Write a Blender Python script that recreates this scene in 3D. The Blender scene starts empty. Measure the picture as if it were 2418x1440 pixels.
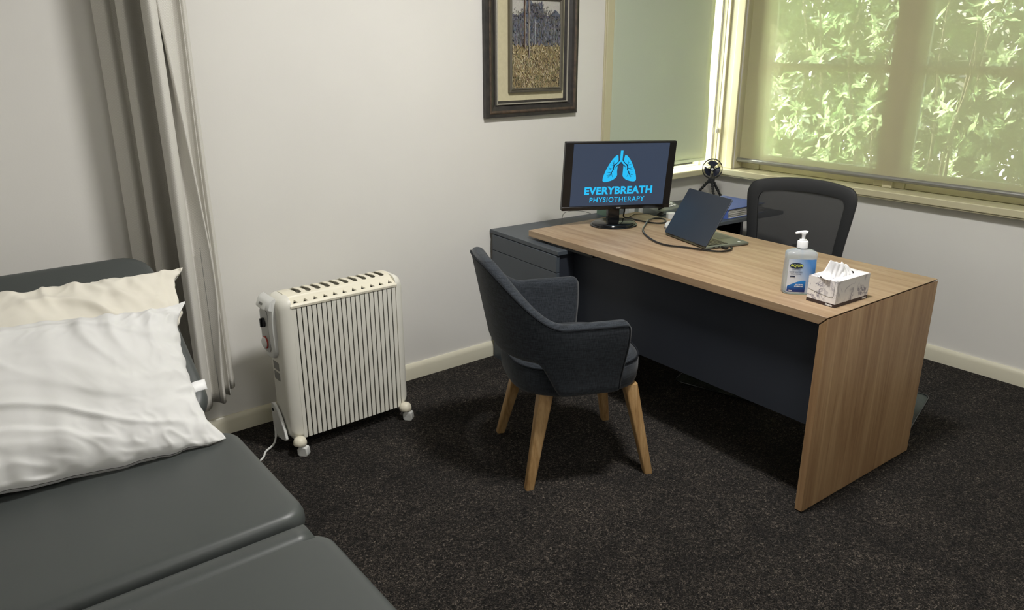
import bpy, bmesh, math, random
from mathutils import Vector, Matrix, noise
PI = math.pi
scn = bpy.context.scene
COL = scn.collection

def srgb(r, g, b, a=1.0):
    def f(c):
        c /= 255.0
        return c / 12.92 if c <= 0.04045 else ((c + 0.055) / 1.055) ** 2.4
    return (f(r), f(g), f(b), a)

# ------------------------------------------------------------------ camera
F_PX, PITCH, YAW, ROLL = 1798.38, 0.3239, 0.6671, -0.0014
CAM = Vector((-4.034, -3.0452, 1.5511))
Fv = Vector((math.sin(YAW) * math.cos(PITCH), math.cos(YAW) * math.cos(PITCH), -math.sin(PITCH)))
Rv = Vector((math.cos(YAW), -math.sin(YAW), 0))
Uv = Rv.cross(Fv)
R2 = Rv * math.cos(ROLL) + Uv * math.sin(ROLL)
U2 = -Rv * math.sin(ROLL) + Uv * math.cos(ROLL)
cam = bpy.data.cameras.new('camera')
camo = bpy.data.objects.new('camera', cam)
COL.objects.link(camo)
camo.matrix_world = Matrix(((R2.x, U2.x, -Fv.x, CAM.x), (R2.y, U2.y, -Fv.y, CAM.y),
                            (R2.z, U2.z, -Fv.z, CAM.z), (0, 0, 0, 1)))
cam.sensor_width = 36
cam.lens = F_PX / 2418 * 36
cam.clip_start = 0.02
scn.camera = camo

# ------------------------------------------------------------------ world, lamps, exposure
w = bpy.data.worlds.new('world')
scn.world = w
w.use_nodes = True
nt = w.node_tree
bg = nt.nodes['Background']
sky = nt.nodes.new('ShaderNodeTexSky')
sky.sky_type = 'NISHITA'
sky.sun_disc = False
sky.sun_elevation = math.radians(41)
sky.sun_rotation = math.radians(-15)
sky.dust_density = 2.5
nt.links.new(sky.outputs[0], bg.inputs[0])
bg.inputs[1].default_value = 3.4

sun = bpy.data.lights.new('sun', 'SUN')
sun.energy = 100.0
sun.angle = math.radians(0.6)
sun.color = (1.0, 0.96, 0.88)
so = bpy.data.objects.new('sun', sun)
COL.objects.link(so)
so.rotation_euler = Vector((0.20, -0.72, -0.66)).to_track_quat('-Z', 'Y').to_euler()

lamp = bpy.data.lights.new('ceiling_lamp_light', 'AREA')
lamp.shape = 'DISK'
lamp.size = 0.34
lamp.energy = 57
lamp.color = (1.0, 0.98, 0.945)
lo = bpy.data.objects.new('ceiling_lamp_light', lamp)
COL.objects.link(lo)
lo.location = (-2.30, -1.72, 2.80)

fill_light = bpy.data.lights.new('rear_fill_light', 'AREA')  # added fill out of view, lifts the ambient level; no known fixture
fill_light.shape = 'DISK'
fill_light.size = 1.1
fill_light.energy = 18
fill_light.color = (1.0, 0.98, 0.945)
lo2 = bpy.data.objects.new('rear_fill_light', fill_light)
COL.objects.link(lo2)
lo2.location = (-3.0, -3.7, 2.88)

scn.view_settings.view_transform = 'Standard'
scn.view_settings.look = 'None'
scn.view_settings.gamma = 1
scn.view_settings.use_curve_mapping = False
scn.view_settings.exposure = 0.07

# ------------------------------------------------------------------ material helpers
def mat(name, col, rough=0.5, metal=0.0, spec=0.5, **kw):
    m = bpy.data.materials.new(name)
    m.use_nodes = True
    b = m.node_tree.nodes['Principled BSDF']
    b.inputs['Base Color'].default_value = col
    b.inputs['Roughness'].default_value = rough
    b.inputs['Metallic'].default_value = metal
    b.inputs['Specular IOR Level'].default_value = spec
    for k, v in kw.items():
        b.inputs[k.replace('_', ' ')].default_value = v
    return m

def nodes(m):
    return m.node_tree.nodes, m.node_tree.links, m.node_tree.nodes['Principled BSDF']

def coords(N, L, scale=(1, 1, 1), kind='Object', rot=(0, 0, 0)):
    tc = N.new('ShaderNodeTexCoord')
    mp = N.new('ShaderNodeMapping')
    mp.inputs['Scale'].default_value = scale
    mp.inputs['Rotation'].default_value = rot
    L.new(tc.outputs[kind], mp.inputs['Vector'])
    return mp.outputs['Vector']

def noise_n(N, L, vec, scale, detail=4, rough=0.5, dist=0.0):
    n = N.new('ShaderNodeTexNoise')
    n.inputs['Scale'].default_value = scale
    n.inputs['Detail'].default_value = detail
    n.inputs['Roughness'].default_value = rough
    n.inputs['Distortion'].default_value = dist
    L.new(vec, n.inputs['Vector'])
    return n

def ramp(N, L, fac, stops):
    r = N.new('ShaderNodeValToRGB')
    e = r.color_ramp.elements
    e[0].position, e[0].color = stops[0]
    e[1].position, e[1].color = stops[-1]
    for p_, c_ in stops[1:-1]:
        q = e.new(p_)
        q.color = c_
    L.new(fac, r.inputs[0])
    return r.outputs[0]

def bump(N, L, b, h, strength=0.2, dist=0.002):
    bp = N.new('ShaderNodeBump')
    bp.inputs['Strength'].default_value = strength
    bp.inputs['Distance'].default_value = dist
    L.new(h, bp.inputs['Height'])
    L.new(bp.outputs[0], b.inputs['Normal'])
    return bp

def mix(N, L, a, b_, fac, mode='MIX'):
    m = N.new('ShaderNodeMix')
    m.data_type = 'RGBA'
    m.blend_type = mode
    for i, v in ((6, a), (7, b_)):
        if isinstance(v, tuple):
            m.inputs[i].default_value = v
        else:
            L.new(v, m.inputs[i])
    if isinstance(fac, (int, float)):
        m.inputs[0].default_value = fac
    else:
        L.new(fac, m.inputs[0])
    return m.outputs[2]

def mottled(name, c1, c2, scale=6, rough=0.5, bscale=None, bstr=0.1, bdist=0.001, spec=0.5, **kw):
    m = mat(name, c1, rough, spec=spec, **kw)
    N, L, b = nodes(m)
    v = coords(N, L)
    n = noise_n(N, L, v, scale, 5)
    L.new(ramp(N, L, n.outputs[0], [(0.35, c1), (0.65, c2)]), b.inputs['Base Color'])
    if bscale:
        n2 = noise_n(N, L, v, bscale, 3)
        bump(N, L, b, n2.outputs[0], bstr, bdist)
    return m

def wood(name, axis, dark, mid, light, rough=0.42, s=1.0):
    """axis = grain direction 'x','y','z'"""
    m = mat(name, mid, rough, spec=0.4)
    N, L, b = nodes(m)
    st = {'x': (0.9, 14, 14), 'y': (14, 0.9, 14), 'z': (14, 14, 0.9)}[axis]
    v = coords(N, L, tuple(k * s for k in st))
    n1 = noise_n(N, L, v, 1.6, 6, 0.62, 0.9)
    st2 = {'x': (2.5, 120, 120), 'y': (120, 2.5, 120), 'z': (120, 120, 2.5)}[axis]
    v2 = coords(N, L, tuple(k * s for k in st2))
    n2 = noise_n(N, L, v2, 1.0, 3, 0.6)
    c1 = ramp(N, L, n1.outputs[0], [(0.30, dark), (0.47, mid), (0.66, light)])
    c2 = ramp(N, L, n2.outputs[0], [(0.34, (0.74, 0.72, 0.70, 1)), (0.54, (1, 1, 1, 1))])
    L.new(mix(N, L, c1, c2, 0.50, 'MULTIPLY'), b.inputs['Base Color'])
    bump(N, L, b, n2.outputs[0], 0.12, 0.0006)
    return m

def fabric(name, c1, c2, scale=900, rough=0.9, streak=True, sheen=0.15):
    m = mat(name, c1, rough, spec=0.2)
    N, L, b = nodes(m)
    va = coords(N, L, (scale * 0.06, scale * 0.06, scale))
    vb = coords(N, L, (scale, scale, scale * 0.06))
    a = noise_n(N, L, va, 0.6, 2)
    c = noise_n(N, L, vb, 0.6, 2)
    ma = N.new('ShaderNodeMath'); ma.operation = 'ADD'
    L.new(a.outputs[0], ma.inputs[0]); L.new(c.outputs[0], ma.inputs[1])
    mh = N.new('ShaderNodeMath'); mh.operation = 'MULTIPLY'; mh.inputs[1].default_value = 0.5
    L.new(ma.outputs[0], mh.inputs[0])
    L.new(ramp(N, L, mh.outputs[0], [(0.38, c1), (0.62, c2)]), b.inputs['Base Color'])
    bump(N, L, b, mh.outputs[0], 0.5, 0.0012)
    b.inputs['Sheen Weight'].default_value = sheen
    return m

M = {}
# walls
M['wall'] = mottled('wall_paint', srgb(234, 232, 227), srgb(231, 229, 224), 2.0, 0.62, 140, 0.10, 0.0015, spec=0.3)
M['ceiling'] = mat('ceiling_paint', srgb(236, 234, 228), 0.9)
M['trim'] = mottled('cream_gloss_paint', srgb(226, 222, 202), srgb(222, 217, 196), 3, 0.28, 60, 0.06, 0.001)
M['trimw'] = mottled('cream_window_paint', srgb(208, 202, 170), srgb(204, 198, 166), 3, 0.35, 60, 0.06, 0.001)
# carpet
m = mat('charcoal_carpet', srgb(62, 58, 56), 1.0, spec=0.1)
N, L, b = nodes(m)
v = coords(N, L)
n1 = noise_n(N, L, v, 120, 3, 0.72, 1.5)
n3 = noise_n(N, L, v, 48, 2, 0.6, 1.5)
n2 = noise_n(N, L, v, 4.5, 5, 0.65, 0.8)
c = ramp(N, L, n1.outputs[0], [(0.38, srgb(12, 11, 10)), (0.50, srgb(38, 35, 32)), (0.58, srgb(78, 72, 67)), (0.68, srgb(134, 126, 117))])
c3 = ramp(N, L, n3.outputs[0], [(0.38, (0.55, 0.55, 0.56, 1)), (0.6, (1.1, 1.08, 1.05, 1))])
c2 = ramp(N, L, n2.outputs[0], [(0.34, (0.52, 0.51, 0.51, 1)), (0.64, (1.20, 1.17, 1.13, 1))])
cc = mix(N, L, c, c3, 0.8, 'MULTIPLY')
L.new(mix(N, L, cc, c2, 0.9, 'MULTIPLY'), b.inputs['Base Color'])
bump(N, L, b, n1.outputs[0], 1.0, 0.010)
b.inputs['Sheen Weight'].default_value = 0.04
M['carpet'] = m
# vinyl of treatment table
M['vinyl'] = mottled('charcoal_vinyl', srgb(71, 75, 74), srgb(68, 72, 71), 3, 0.42, 900, 0.12, 0.0004, spec=0.45)
M['vinyl_side'] = M['vinyl']
M['steel_grey'] = mat('grey_powder_steel', srgb(120, 122, 122), 0.4, 0.6)
M['pillow_white'] = mottled('white_cotton', srgb(226, 226, 225), srgb(220, 220, 218), 5, 0.75, 700, 0.15, 0.0004, spec=0.25, Sheen_Weight=0.2)
M['pillow_cream'] = mottled('cream_cotton', srgb(232, 228, 216), srgb(227, 222, 209), 5, 0.8, 700, 0.15, 0.0004, spec=0.2, Sheen_Weight=0.2)
M['tag'] = mat('white_tag', srgb(240, 240, 240), 0.7)
# curtain woven diamond
m = mat('woven_curtain', srgb(190, 186, 176), 0.85, spec=0.2)
N, L, b = nodes(m)
uv = N.new('ShaderNodeUVMap')
mp = N.new('ShaderNodeMapping'); mp.inputs['Scale'].default_value = (1, 1, 1); mp.inputs['Rotation'].default_value = (0, 0, 0)
L.new(uv.outputs[0], mp.inputs['Vector'])
def wv(rot, sc):
    mm = N.new('ShaderNodeMapping'); mm.inputs['Rotation'].default_value = (0, 0, rot)
    mm.inputs['Scale'].default_value = (1, 1, 1)
    L.new(mp.outputs[0], mm.inputs['Vector'])
    wn = N.new('ShaderNodeTexWave'); wn.inputs['Scale'].default_value = sc
    L.new(mm.outputs[0], wn.inputs['Vector'])
    return wn.outputs['Fac']
a1, a2 = wv(math.radians(32), 84), wv(math.radians(-32), 84)
mm_ = N.new('ShaderNodeMath'); mm_.operation = 'MULTIPLY'
L.new(a1, mm_.inputs[0]); L.new(a2, mm_.inputs[1])
L.new(ramp(N, L, mm_.outputs[0], [(0.05, srgb(204, 201, 194)), (0.5, srgb(224, 222, 215))]), b.inputs['Base Color'])
bump(N, L, b, mm_.outputs[0], 0.3, 0.001)
b.inputs['Transmission Weight'].default_value = 0.0
M['curtain'] = m
# desk
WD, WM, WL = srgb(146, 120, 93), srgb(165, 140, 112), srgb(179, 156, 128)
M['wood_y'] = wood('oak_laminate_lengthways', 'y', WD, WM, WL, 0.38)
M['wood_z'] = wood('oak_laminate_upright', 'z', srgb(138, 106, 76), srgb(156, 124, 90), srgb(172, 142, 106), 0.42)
M['navy'] = mottled('charcoal_blue_laminate', srgb(44, 48, 56), srgb(42, 46, 54), 4, 0.5, 500, 0.05, 0.0004, spec=0.35)
M['graphite'] = mottled('graphite_laminate', srgb(72, 79, 86), srgb(69, 76, 83), 4, 0.42, 500, 0.05, 0.0004)
M['black'] = mat('black_plastic', srgb(22, 22, 24), 0.35)
M['black_gloss'] = mat('gloss_black_plastic', srgb(14, 15, 17), 0.12, spec=0.6)
M['black_matte'] = mat('matte_black_plastic', srgb(26, 28, 30), 0.6)
M['dark_gap'] = mat('dark_void', srgb(10, 10, 10), 0.9)
M['fabric'] = fabric('charcoal_linen', srgb(33, 37, 42), srgb(56, 61, 68), 700, sheen=0.15)
M['piping'] = mat('dark_piping', srgb(24, 27, 32), 0.75, spec=0.2)
M['oak'] = wood('oak_leg', 'z', srgb(140, 106, 66), srgb(170, 136, 92), srgb(190, 158, 114), 0.38, 1.6)
M['heater'] = mottled('warm_white_enamel', srgb(234, 232, 222), srgb(230, 228, 217), 3, 0.38)
M['heater_cream'] = mottled('yellowed_cream_plastic', srgb(236, 231, 212), srgb(232, 226, 206), 3, 0.4)
M['heater_white'] = mat('light_grey_plastic', srgb(222, 223, 220), 0.35)
M['heater_grey'] = mat('mid_grey_plastic', srgb(132, 132, 128), 0.5)
M['heater_grey2'] = mat('pale_grey_plastic', srgb(176, 177, 174), 0.4)
M['silver'] = mat('brushed_silver', srgb(200, 200, 200), 0.3, 0.8)
M['red'] = mat('red_mark', srgb(170, 60, 50), 0.5)
M['alu'] = mottled('anodised_aluminium', srgb(158, 158, 154), srgb(152, 152, 148), 5, 0.35, Metallic=0.6)

# ------------------------------------------------------------------ mesh helpers
class MB:
    def __init__(s):
        s.bm = bmesh.new()
    def box(s, x0, x1, y0, y1, z0, z1, mtx=None):
        vs = [Vector((x, y, z)) for x in (x0, x1) for y in (y0, y1) for z in (z0, z1)]
        if mtx is not None:
            vs = [mtx @ q for q in vs]
        bv = [s.bm.verts.new(q) for q in vs]
        for f in ((0, 1, 3, 2), (4, 6, 7, 5), (0, 4, 5, 1), (2, 3, 7, 6), (0, 2, 6, 4), (1, 5, 7, 3)):
            s.bm.faces.new([bv[i] for i in f])
        return s
    def prism(s, pts, ax, a, b):
        """pts 2D polygon in the two other axes, extruded along axis ax from a to b"""
        def mk(p, t):
            q = [0, 0, 0]; o = [i for i in range(3) if i != ax]
            q[ax] = t; q[o[0]] = p[0]; q[o[1]] = p[1]
            return s.bm.verts.new(q)
        A = [mk(p, a) for p in pts]; B = [mk(p, b) for p in pts]
        n = len(pts)
        s.bm.faces.new(A); s.bm.faces.new(B[::-1])
        for i in range(n):
            s.bm.faces.new([A[i], B[i], B[(i + 1) % n], A[(i + 1) % n]])
        return s
    def grid(s, rows, close_u=False, close_v=False, caps=False):
        g = [[s.bm.verts.new(q) for q in r] for r in rows]
        nr, nc = len(g), len(g[0])
        for i in range(nr if close_v else nr - 1):
            for j in range(nc if close_u else nc - 1):
                a, b_, c_, d = g[i][j], g[i][(j + 1) % nc], g[(i + 1) % nr][(j + 1) % nc], g[(i + 1) % nr][j]
                s.bm.faces.new([a, b_, c_, d])
        if caps:
            s.bm.faces.new(g[0][::-1]); s.bm.faces.new(g[-1])
        return s
    def lathe(s, prof, n=32, c=(0, 0, 0), sx=1, sy=1):
        rows = []
        for r, z in prof:
            rows.append([Vector((c[0] + r * sx * math.cos(2 * PI * k / n), c[1] + r * sy * math.sin(2 * PI * k / n), c[2] + z)) for k in range(n)])
        return s.grid(rows, close_u=True, caps=True)
    def tube(s, pts, r, n=8, closed=False, rf=None):
        pts = [Vector(p) for p in pts]
        m_ = len(pts)
        T = []
        for i in range(m_):
            if closed:
                t = pts[(i + 1) % m_] - pts[i - 1]
            else:
                t = pts[min(i + 1, m_ - 1)] - pts[max(i - 1, 0)]
            T.append(t.normalized())
        up = Vector((0, 0, 1)) if abs(T[0].z) < 0.9 else Vector((1, 0, 0))
        nrm = T[0].cross(up).normalized()
        rows = []
        for i in range(m_):
            nrm = (nrm - T[i] * nrm.dot(T[i])).normalized()
            bn = T[i].cross(nrm)
            rr = r if rf is None else r * rf(i / (m_ - 1))
            rows.append([pts[i] + (nrm * math.cos(2 * PI * k / n) + bn * math.sin(2 * PI * k / n)) * rr for k in range(n)])
        return s.grid(rows, close_u=True, close_v=closed, caps=not closed)
    def xf(s, mtx):
        s.bm.transform(mtx)
        return s
    def build(s, name, m, parent=None, bevel=0, seg=2, smooth=True, subsurf=0, angle=40):
        bmesh.ops.recalc_face_normals(s.bm, faces=s.bm.faces[:])
        me = bpy.data.meshes.new(name)
        s.bm.to_mesh(me); s.bm.free()
        o = bpy.data.objects.new(name, me)
        COL.objects.link(o)
        me.materials.append(m)
        if parent is not None:
            o.parent = parent
        if smooth:
            for p_ in me.polygons:
                p_.use_smooth = True
            try:
                me.set_sharp_from_angle(angle=math.radians(angle))
            except Exception:
                pass
        if bevel:
            bv = o.modifiers.new('bevel', 'BEVEL'); bv.width = bevel; bv.segments = seg; bv.limit_method = 'ANGLE'; bv.angle_limit = math.radians(40)
            bv.harden_normals = False
        if subsurf:
            sb = o.modifiers.new('sub', 'SUBSURF'); sb.levels = subsurf; sb.render_levels = subsurf
        return o

def empty(name, loc, rz=0, label=None, cat=None, group=None):
    o = bpy.data.objects.new(name, None)
    COL.objects.link(o)
    o.location = loc; o.rotation_euler = (0, 0, rz)
    o.empty_display_size = 0.05
    if label: tag(o, label, cat, group)
    return o

def tag(o, label, cat, group=None, kind=None):
    o['label'] = label; o['category'] = cat
    if group: o['group'] = group
    if kind: o['kind'] = kind
    return o

def struct(o):
    o['kind'] = 'structure'
    return o

def rotmat(rx=0, ry=0, rz=0, t=(0, 0, 0)):
    return Matrix.Translation(t) @ Matrix.Rotation(rz, 4, 'Z') @ Matrix.Rotation(ry, 4, 'Y') @ Matrix.Rotation(rx, 4, 'X')

def text(name, body, size, m, parent, mtx, extrude=0.0004, offset=0.0, align='CENTER', sx=1.0, spacing=1.0, shear=0.0):
    cu = bpy.data.curves.new(name, 'FONT')
    cu.body = body; cu.size = size; cu.extrude = extrude; cu.offset = offset
    cu.align_x = align; cu.align_y = 'BOTTOM_BASELINE'; cu.space_character = spacing; cu.shear = shear
    cu.resolution_u = 4
    t = bpy.data.objects.new(name, cu)
    COL.objects.link(t)
    dg = bpy.context.evaluated_depsgraph_get()
    me = bpy.data.meshes.new_from_object(t.evaluated_get(dg))
    bpy.data.objects.remove(t); bpy.data.curves.remove(cu)
    me.transform(mtx @ Matrix.Diagonal((sx, 1, 1, 1)))
    o = bpy.data.objects.new(name, me)
    COL.objects.link(o); o.parent = parent
    me.materials.clear(); me.materials.append(m)
    return o

def rrect(x0, x1, y0, y1, r, n=6):
    pts = []
    for cx, cy, a0 in ((x1 - r, y1 - r, 0), (x0 + r, y1 - r, 90), (x0 + r, y0 + r, 180), (x1 - r, y0 + r, 270)):
        for k in range(n + 1):
            a = math.radians(a0 + 90 * k / n)
            pts.append((cx + r * math.cos(a), cy + r * math.sin(a)))
    return pts

def smooth(a, b, x):
    t = max(0.0, min(1.0, (x - a) / (b - a)))
    return t * t * (3 - 2 * t)

def catmull(pts, n=8):
    pts = [Vector(p) for p in pts]
    out = []
    for i in range(len(pts) - 1):
        p0 = pts[max(i - 1, 0)]; p1 = pts[i]; p2 = pts[i + 1]; p3 = pts[min(i + 2, len(pts) - 1)]
        for k in range(n):
            t = k / n
            out.append(0.5 * ((2 * p1) + (-p0 + p2) * t + (2 * p0 - 5 * p1 + 4 * p2 - p3) * t * t + (-p0 + 3 * p1 - 3 * p2 + p3) * t ** 3))
    out.append(pts[-1])
    return out
# ================================================================== room shell
XL, YF, ZC = -5.0, -4.7, 3.0
T = 0.16
struct(MB().box(XL - T, 0.30, YF - T, 0.30, -0.12, 0).build('floor', M['carpet'], smooth=False))
struct(MB().box(XL - T, 0.45, YF - T, 0.45, ZC, ZC + 0.2).build('ceiling', M['ceiling'], smooth=False))
BX0, BX1, BZ0, BZ1 = -0.957, -0.03, 0.835, 2.15      # opening in the picture wall
wb = MB()
wb.box(XL - T, BX0, 0, T, 0, ZC)
wb.box(BX0, BX1, 0, T, 0, BZ0 - 0.002); wb.box(BX0, BX1, 0, T, BZ1, ZC)
wb.box(BX1, T, 0.0, T, 0, ZC)
struct(wb.build('wall_back', M['wall'], smooth=False))
RY0, RY1 = -3.05, -0.155                              # opening in the window wall
wr = MB()
wr.box(0, T, RY1, 0, 0, ZC)
wr.box(0, T, RY0, RY1, 0, BZ0 - 0.002); wr.box(0, T, RY0, RY1, BZ1, ZC)
wr.box(0, T, YF - T, RY0, 0, ZC)
struct(wr.build('wall_right', M['wall'], smooth=False))
struct(MB().box(XL - T, XL, YF - T, 0, 0, ZC).build('wall_left', M['wall'], smooth=False))
struct(MB().box(XL, 0, YF - T, YF, 0, ZC).build('wall_front', M['wall'], smooth=False))

def base_prof(h=0.078, t=0.019):
    return [(0, 0), (t, 0), (t, h - 0.022), (t - 0.004, h - 0.008), (t - 0.012, h), (0, h)]
pr = base_prof()
struct(MB().prism([(-a, b_) for a, b_ in pr], 0, XL, 0).build('baseboard_back', M['trim'], smooth=True, angle=30))
struct(MB().prism([(-a, b_) for a, b_ in pr], 1, YF, -0.0191).build('baseboard_right', M['trim'], smooth=True, angle=30))

# --- back wall window: architrave, sill, frame, pane
o = MB()
o.box(-1.008, -0.958, -0.018, 0.0, 0.846, 2.2)
o.box(-1.014, -1.006, -0.010, 0.0, 0.846, 2.2)
o.box(-1.008, 0.0, -0.018, 0.0, 2.15, 2.2)
struct(o.build('trim_1', M['trimw'], bevel=0.003))
o = MB()   # sill with ribbed-looking front
o.box(-1.03, -0.0605, -0.060, 0.084, 0.809, 0.845)
struct(o.build('trim_2', M['trimw'], bevel=0.006, seg=3))
# frame of window 1
o = MB()
yf = 0.085
o.box(BX0, BX0 + 0.03, yf, yf + 0.05, 0.846, BZ1); o.box(BX1 - 0.012, BX1, yf, yf + 0.05, 0.846, BZ1)
o.box(BX1 - 0.003, BX1 + 0.001, 0.001, yf, 0.846, BZ1); o.box(BX0 - 0.001, BX0 + 0.003, 0.001, yf, 0.846, BZ1)
o.box(BX0, BX1, yf, yf + 0.05, 0.838, 0.848); o.box(BX0, BX1, yf, yf + 0.05, BZ1 - 0.05, BZ1)
w1 = struct(o.build('window_1', M['trimw'], bevel=0.003))
glass = bpy.data.materials.new('window_glass'); glass.use_nodes = True
N, L = glass.node_tree.nodes, glass.node_tree.links
N.remove(N['Principled BSDF'])
tr = N.new('ShaderNodeBsdfTransparent'); gl = N.new('ShaderNodeBsdfGlossy'); gl.inputs['Roughness'].default_value = 0.02
fr = N.new('ShaderNodeFresnel'); fr.inputs[0].default_value = 1.45; ms = N.new('ShaderNodeMixShader')
L.new(fr.outputs[0], ms.inputs[0]); L.new(tr.outputs[0], ms.inputs[1]); L.new(gl.outputs[0], ms.inputs[2])
L.new(ms.outputs[0], N['Material Output'].inputs[0])
tr.inputs[0].default_value = (0.93, 0.97, 0.94, 1)
M['glass'] = glass
MB().box(BX0 + 0.03, BX1 - 0.012, yf + 0.02, yf + 0.026, 0.848, BZ1 - 0.05).build('pane', glass, w1, smooth=False)

# --- right wall window
o = MB()
o.box(-0.0, -0.018, -0.150, -0.100, 0.846, 2.2)
o.box(-0.0, -0.012, -0.100, -0.052, 0.846, 2.2)
o.box(-0.0, -0.022, -0.052, -0.030, 0.846, 2.2)
o.box(-0.022, -0.0, -0.0, -0.028, 0.846, 2.2)
o.box(-0.0, -0.018, RY0 - 0.05, -0.03, 2.15, 2.2)
struct(o.build('trim_3', M['trimw'], bevel=0.003))
o = MB()
o.box(-0.060, 0.15, RY0 - 0.06, -0.0605, 0.809, 0.845)
o.box(-0.060, 0.15, -0.0604, 0.0, 0.809, 0.845)
o.box(-0.052, 0.0, RY0 - 0.05, -0.06, 0.800, 0.809)
struct(o.build('trim_4', M['trimw'], bevel=0.006, seg=3))
o = MB()
xf = 0.085
ys = [(-0.155, -0.284), (-1.008, -1.175), (-1.90, -2.07), (-2.80, RY0)]
o.box(-0.001, xf - 0.01, -0.160, -0.1545, 0.846, BZ1)
for a, b_ in ys:
    o.box(xf - 0.01, xf + 0.045, b_, a, 0.846, BZ1)
for a, b_ in ((-1.065, -1.12), (-1.955, -2.01)):
    o.box(xf - 0.03, xf + 0.06, b_, a, 0.846, BZ1)
for i in range(3):
    a, b_ = ys[i][1], ys[i + 1][0]
    o.box(xf, xf + 0.04, b_, a, 0.846, 0.935)
    o.box(xf, xf + 0.04, b_, a, 1.432, 1.472)
    o.box(xf, xf + 0.04, b_, a, BZ1 - 0.06, BZ1)
w2 = struct(o.build('window_2', M['trimw'], bevel=0.003))
for i in range(3):
    a, b_ = ys[i][1], ys[i + 1][0]
    for z0, z1 in ((0.935, 1.432), (1.472, BZ1 - 0.06)):
        MB().box(xf + 0.016, xf + 0.022, b_, a, z0, z1).build('pane', glass, w2, smooth=False)

# ================================================================== blinds
def blind_mat(name, col, tcol, openness, trans):
    m = bpy.data.materials.new(name); m.use_nodes = True
    N, L = m.node_tree.nodes, m.node_tree.links
    N.remove(N['Principled BSDF'])
    d = N.new('ShaderNodeBsdfDiffuse'); d.inputs[0].default_value = col
    t = N.new('ShaderNodeBsdfTranslucent'); t.inputs[0].default_value = tcol
    tp = N.new('ShaderNodeBsdfTransparent')
    v = coords(N, L); n = noise_n(N, L, v, 900, 1)
    L.new(ramp(N, L, n.outputs[0], [(0.3, tuple(0.93 * k for k in col[:3]) + (1,)), (0.7, col)]), d.inputs[0])
    m1 = N.new('ShaderNodeMixShader'); m1.inputs[0].default_value = trans
    m2 = N.new('ShaderNodeMixShader'); m2.inputs[0].default_value = openness
    L.new(d.outputs[0], m1.inputs[1]); L.new(t.outputs[0], m1.inputs[2])
    L.new(m1.outputs[0], m2.inputs[1]); L.new(tp.outputs[0], m2.inputs[2])
    L.new(m2.outputs[0], N['Material Output'].inputs[0])
    return m
M['blind_screen'] = blind_mat('sunscreen_fabric', srgb(222, 216, 186), srgb(240, 238, 200), 0.115, 0.37)
M['blind_block'] = blind_mat('sage_blockout_fabric', srgb(204, 213, 196), srgb(190, 205, 180), 0.0, 0.012)

b2 = empty('roller_blind', (0.026, -1.5, 0.90), 0, 'translucent cream sunscreen roller blind over the leafy right-hand window', 'blind')
o = MB()
rows = []
for i in range(13):
    z = i / 12 * 1.24
    rows.append([Vector((0.0015 * math.sin(k * 0.7 + i * 0.4), 1.327 - k * (2.72 / 40) , z + 0.006)) for k in range(41)])
o.grid(rows)
o.build('blind_fabric', M['blind_screen'], b2)
MB().tube([(0, 1.345, 0), (0, -1.40, 0)], 0.0135, 14).build('bottom_rail', M['alu'], b2)
MB().tube([(0, 1.352, 0), (0, 1.344, 0)], 0.016, 14).build('rail_end_cap', M['heater_grey'], b2)
MB().tube([(0.0, 1.34, 1.245), (0.0, -1.40, 1.245)], 0.024, 16).build('roller_tube', M['alu'], b2)

b1 = empty('roller_blind', (-0.51, 0.012, 0.885), 0, 'opaque sage green blockout roller blind behind the monitor', 'blind')
o = MB()
rows = []
for i in range(15):
    z = i / 14 * 1.26
    r_ = 0.437 - 0.018 * smooth(0, 0.7, z) + 0.004 * math.sin(z * 9)
    rows.append([Vector((-0.446 + (r_ + 0.446) * k / 20, 0.0015 * math.sin(k * 0.5 + i * 0.3), z)) for k in range(21)])
o.grid(rows)
f_ = o.build('blind_fabric', M['blind_block'], b1)
sl = f_.modifiers.new('s', 'SOLIDIFY'); sl.thickness = 0.0012
MB().tube([(-0.446, 0.0, 1.262), (0.42, 0.0, 1.262)], 0.022, 16).build('roller_tube', M['alu'], b1)
MB().box(-0.445, 0.430, -0.0022, 0.0022, 0.0, 0.018).build('hem', M['blind_block'], b1, bevel=0.0008)

# bead chain and its holder, hanging beside the sage blind
ch = empty('blind_chain', (-0.020, -0.030, 1.08), 0, 'thin beaded blind chain with round white holder in the window corner', 'blind chain')
MB().tube([(0.0, 0.0, 0.0), (0.001, 0.0, 0.5), (0.004, 0.0, 1.06)], 0.0012, 6).build('chain', M['trim'], ch)
MB().lathe([(0.0005, -0.004), (0.013, -0.004), (0.015, 0), (0.013, 0.004), (0.0005, 0.004)], 20).xf(rotmat(rx=PI / 2, t=(-0.008, 0, -0.012))).build('chain_holder', M['heater_white'], ch)

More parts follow.
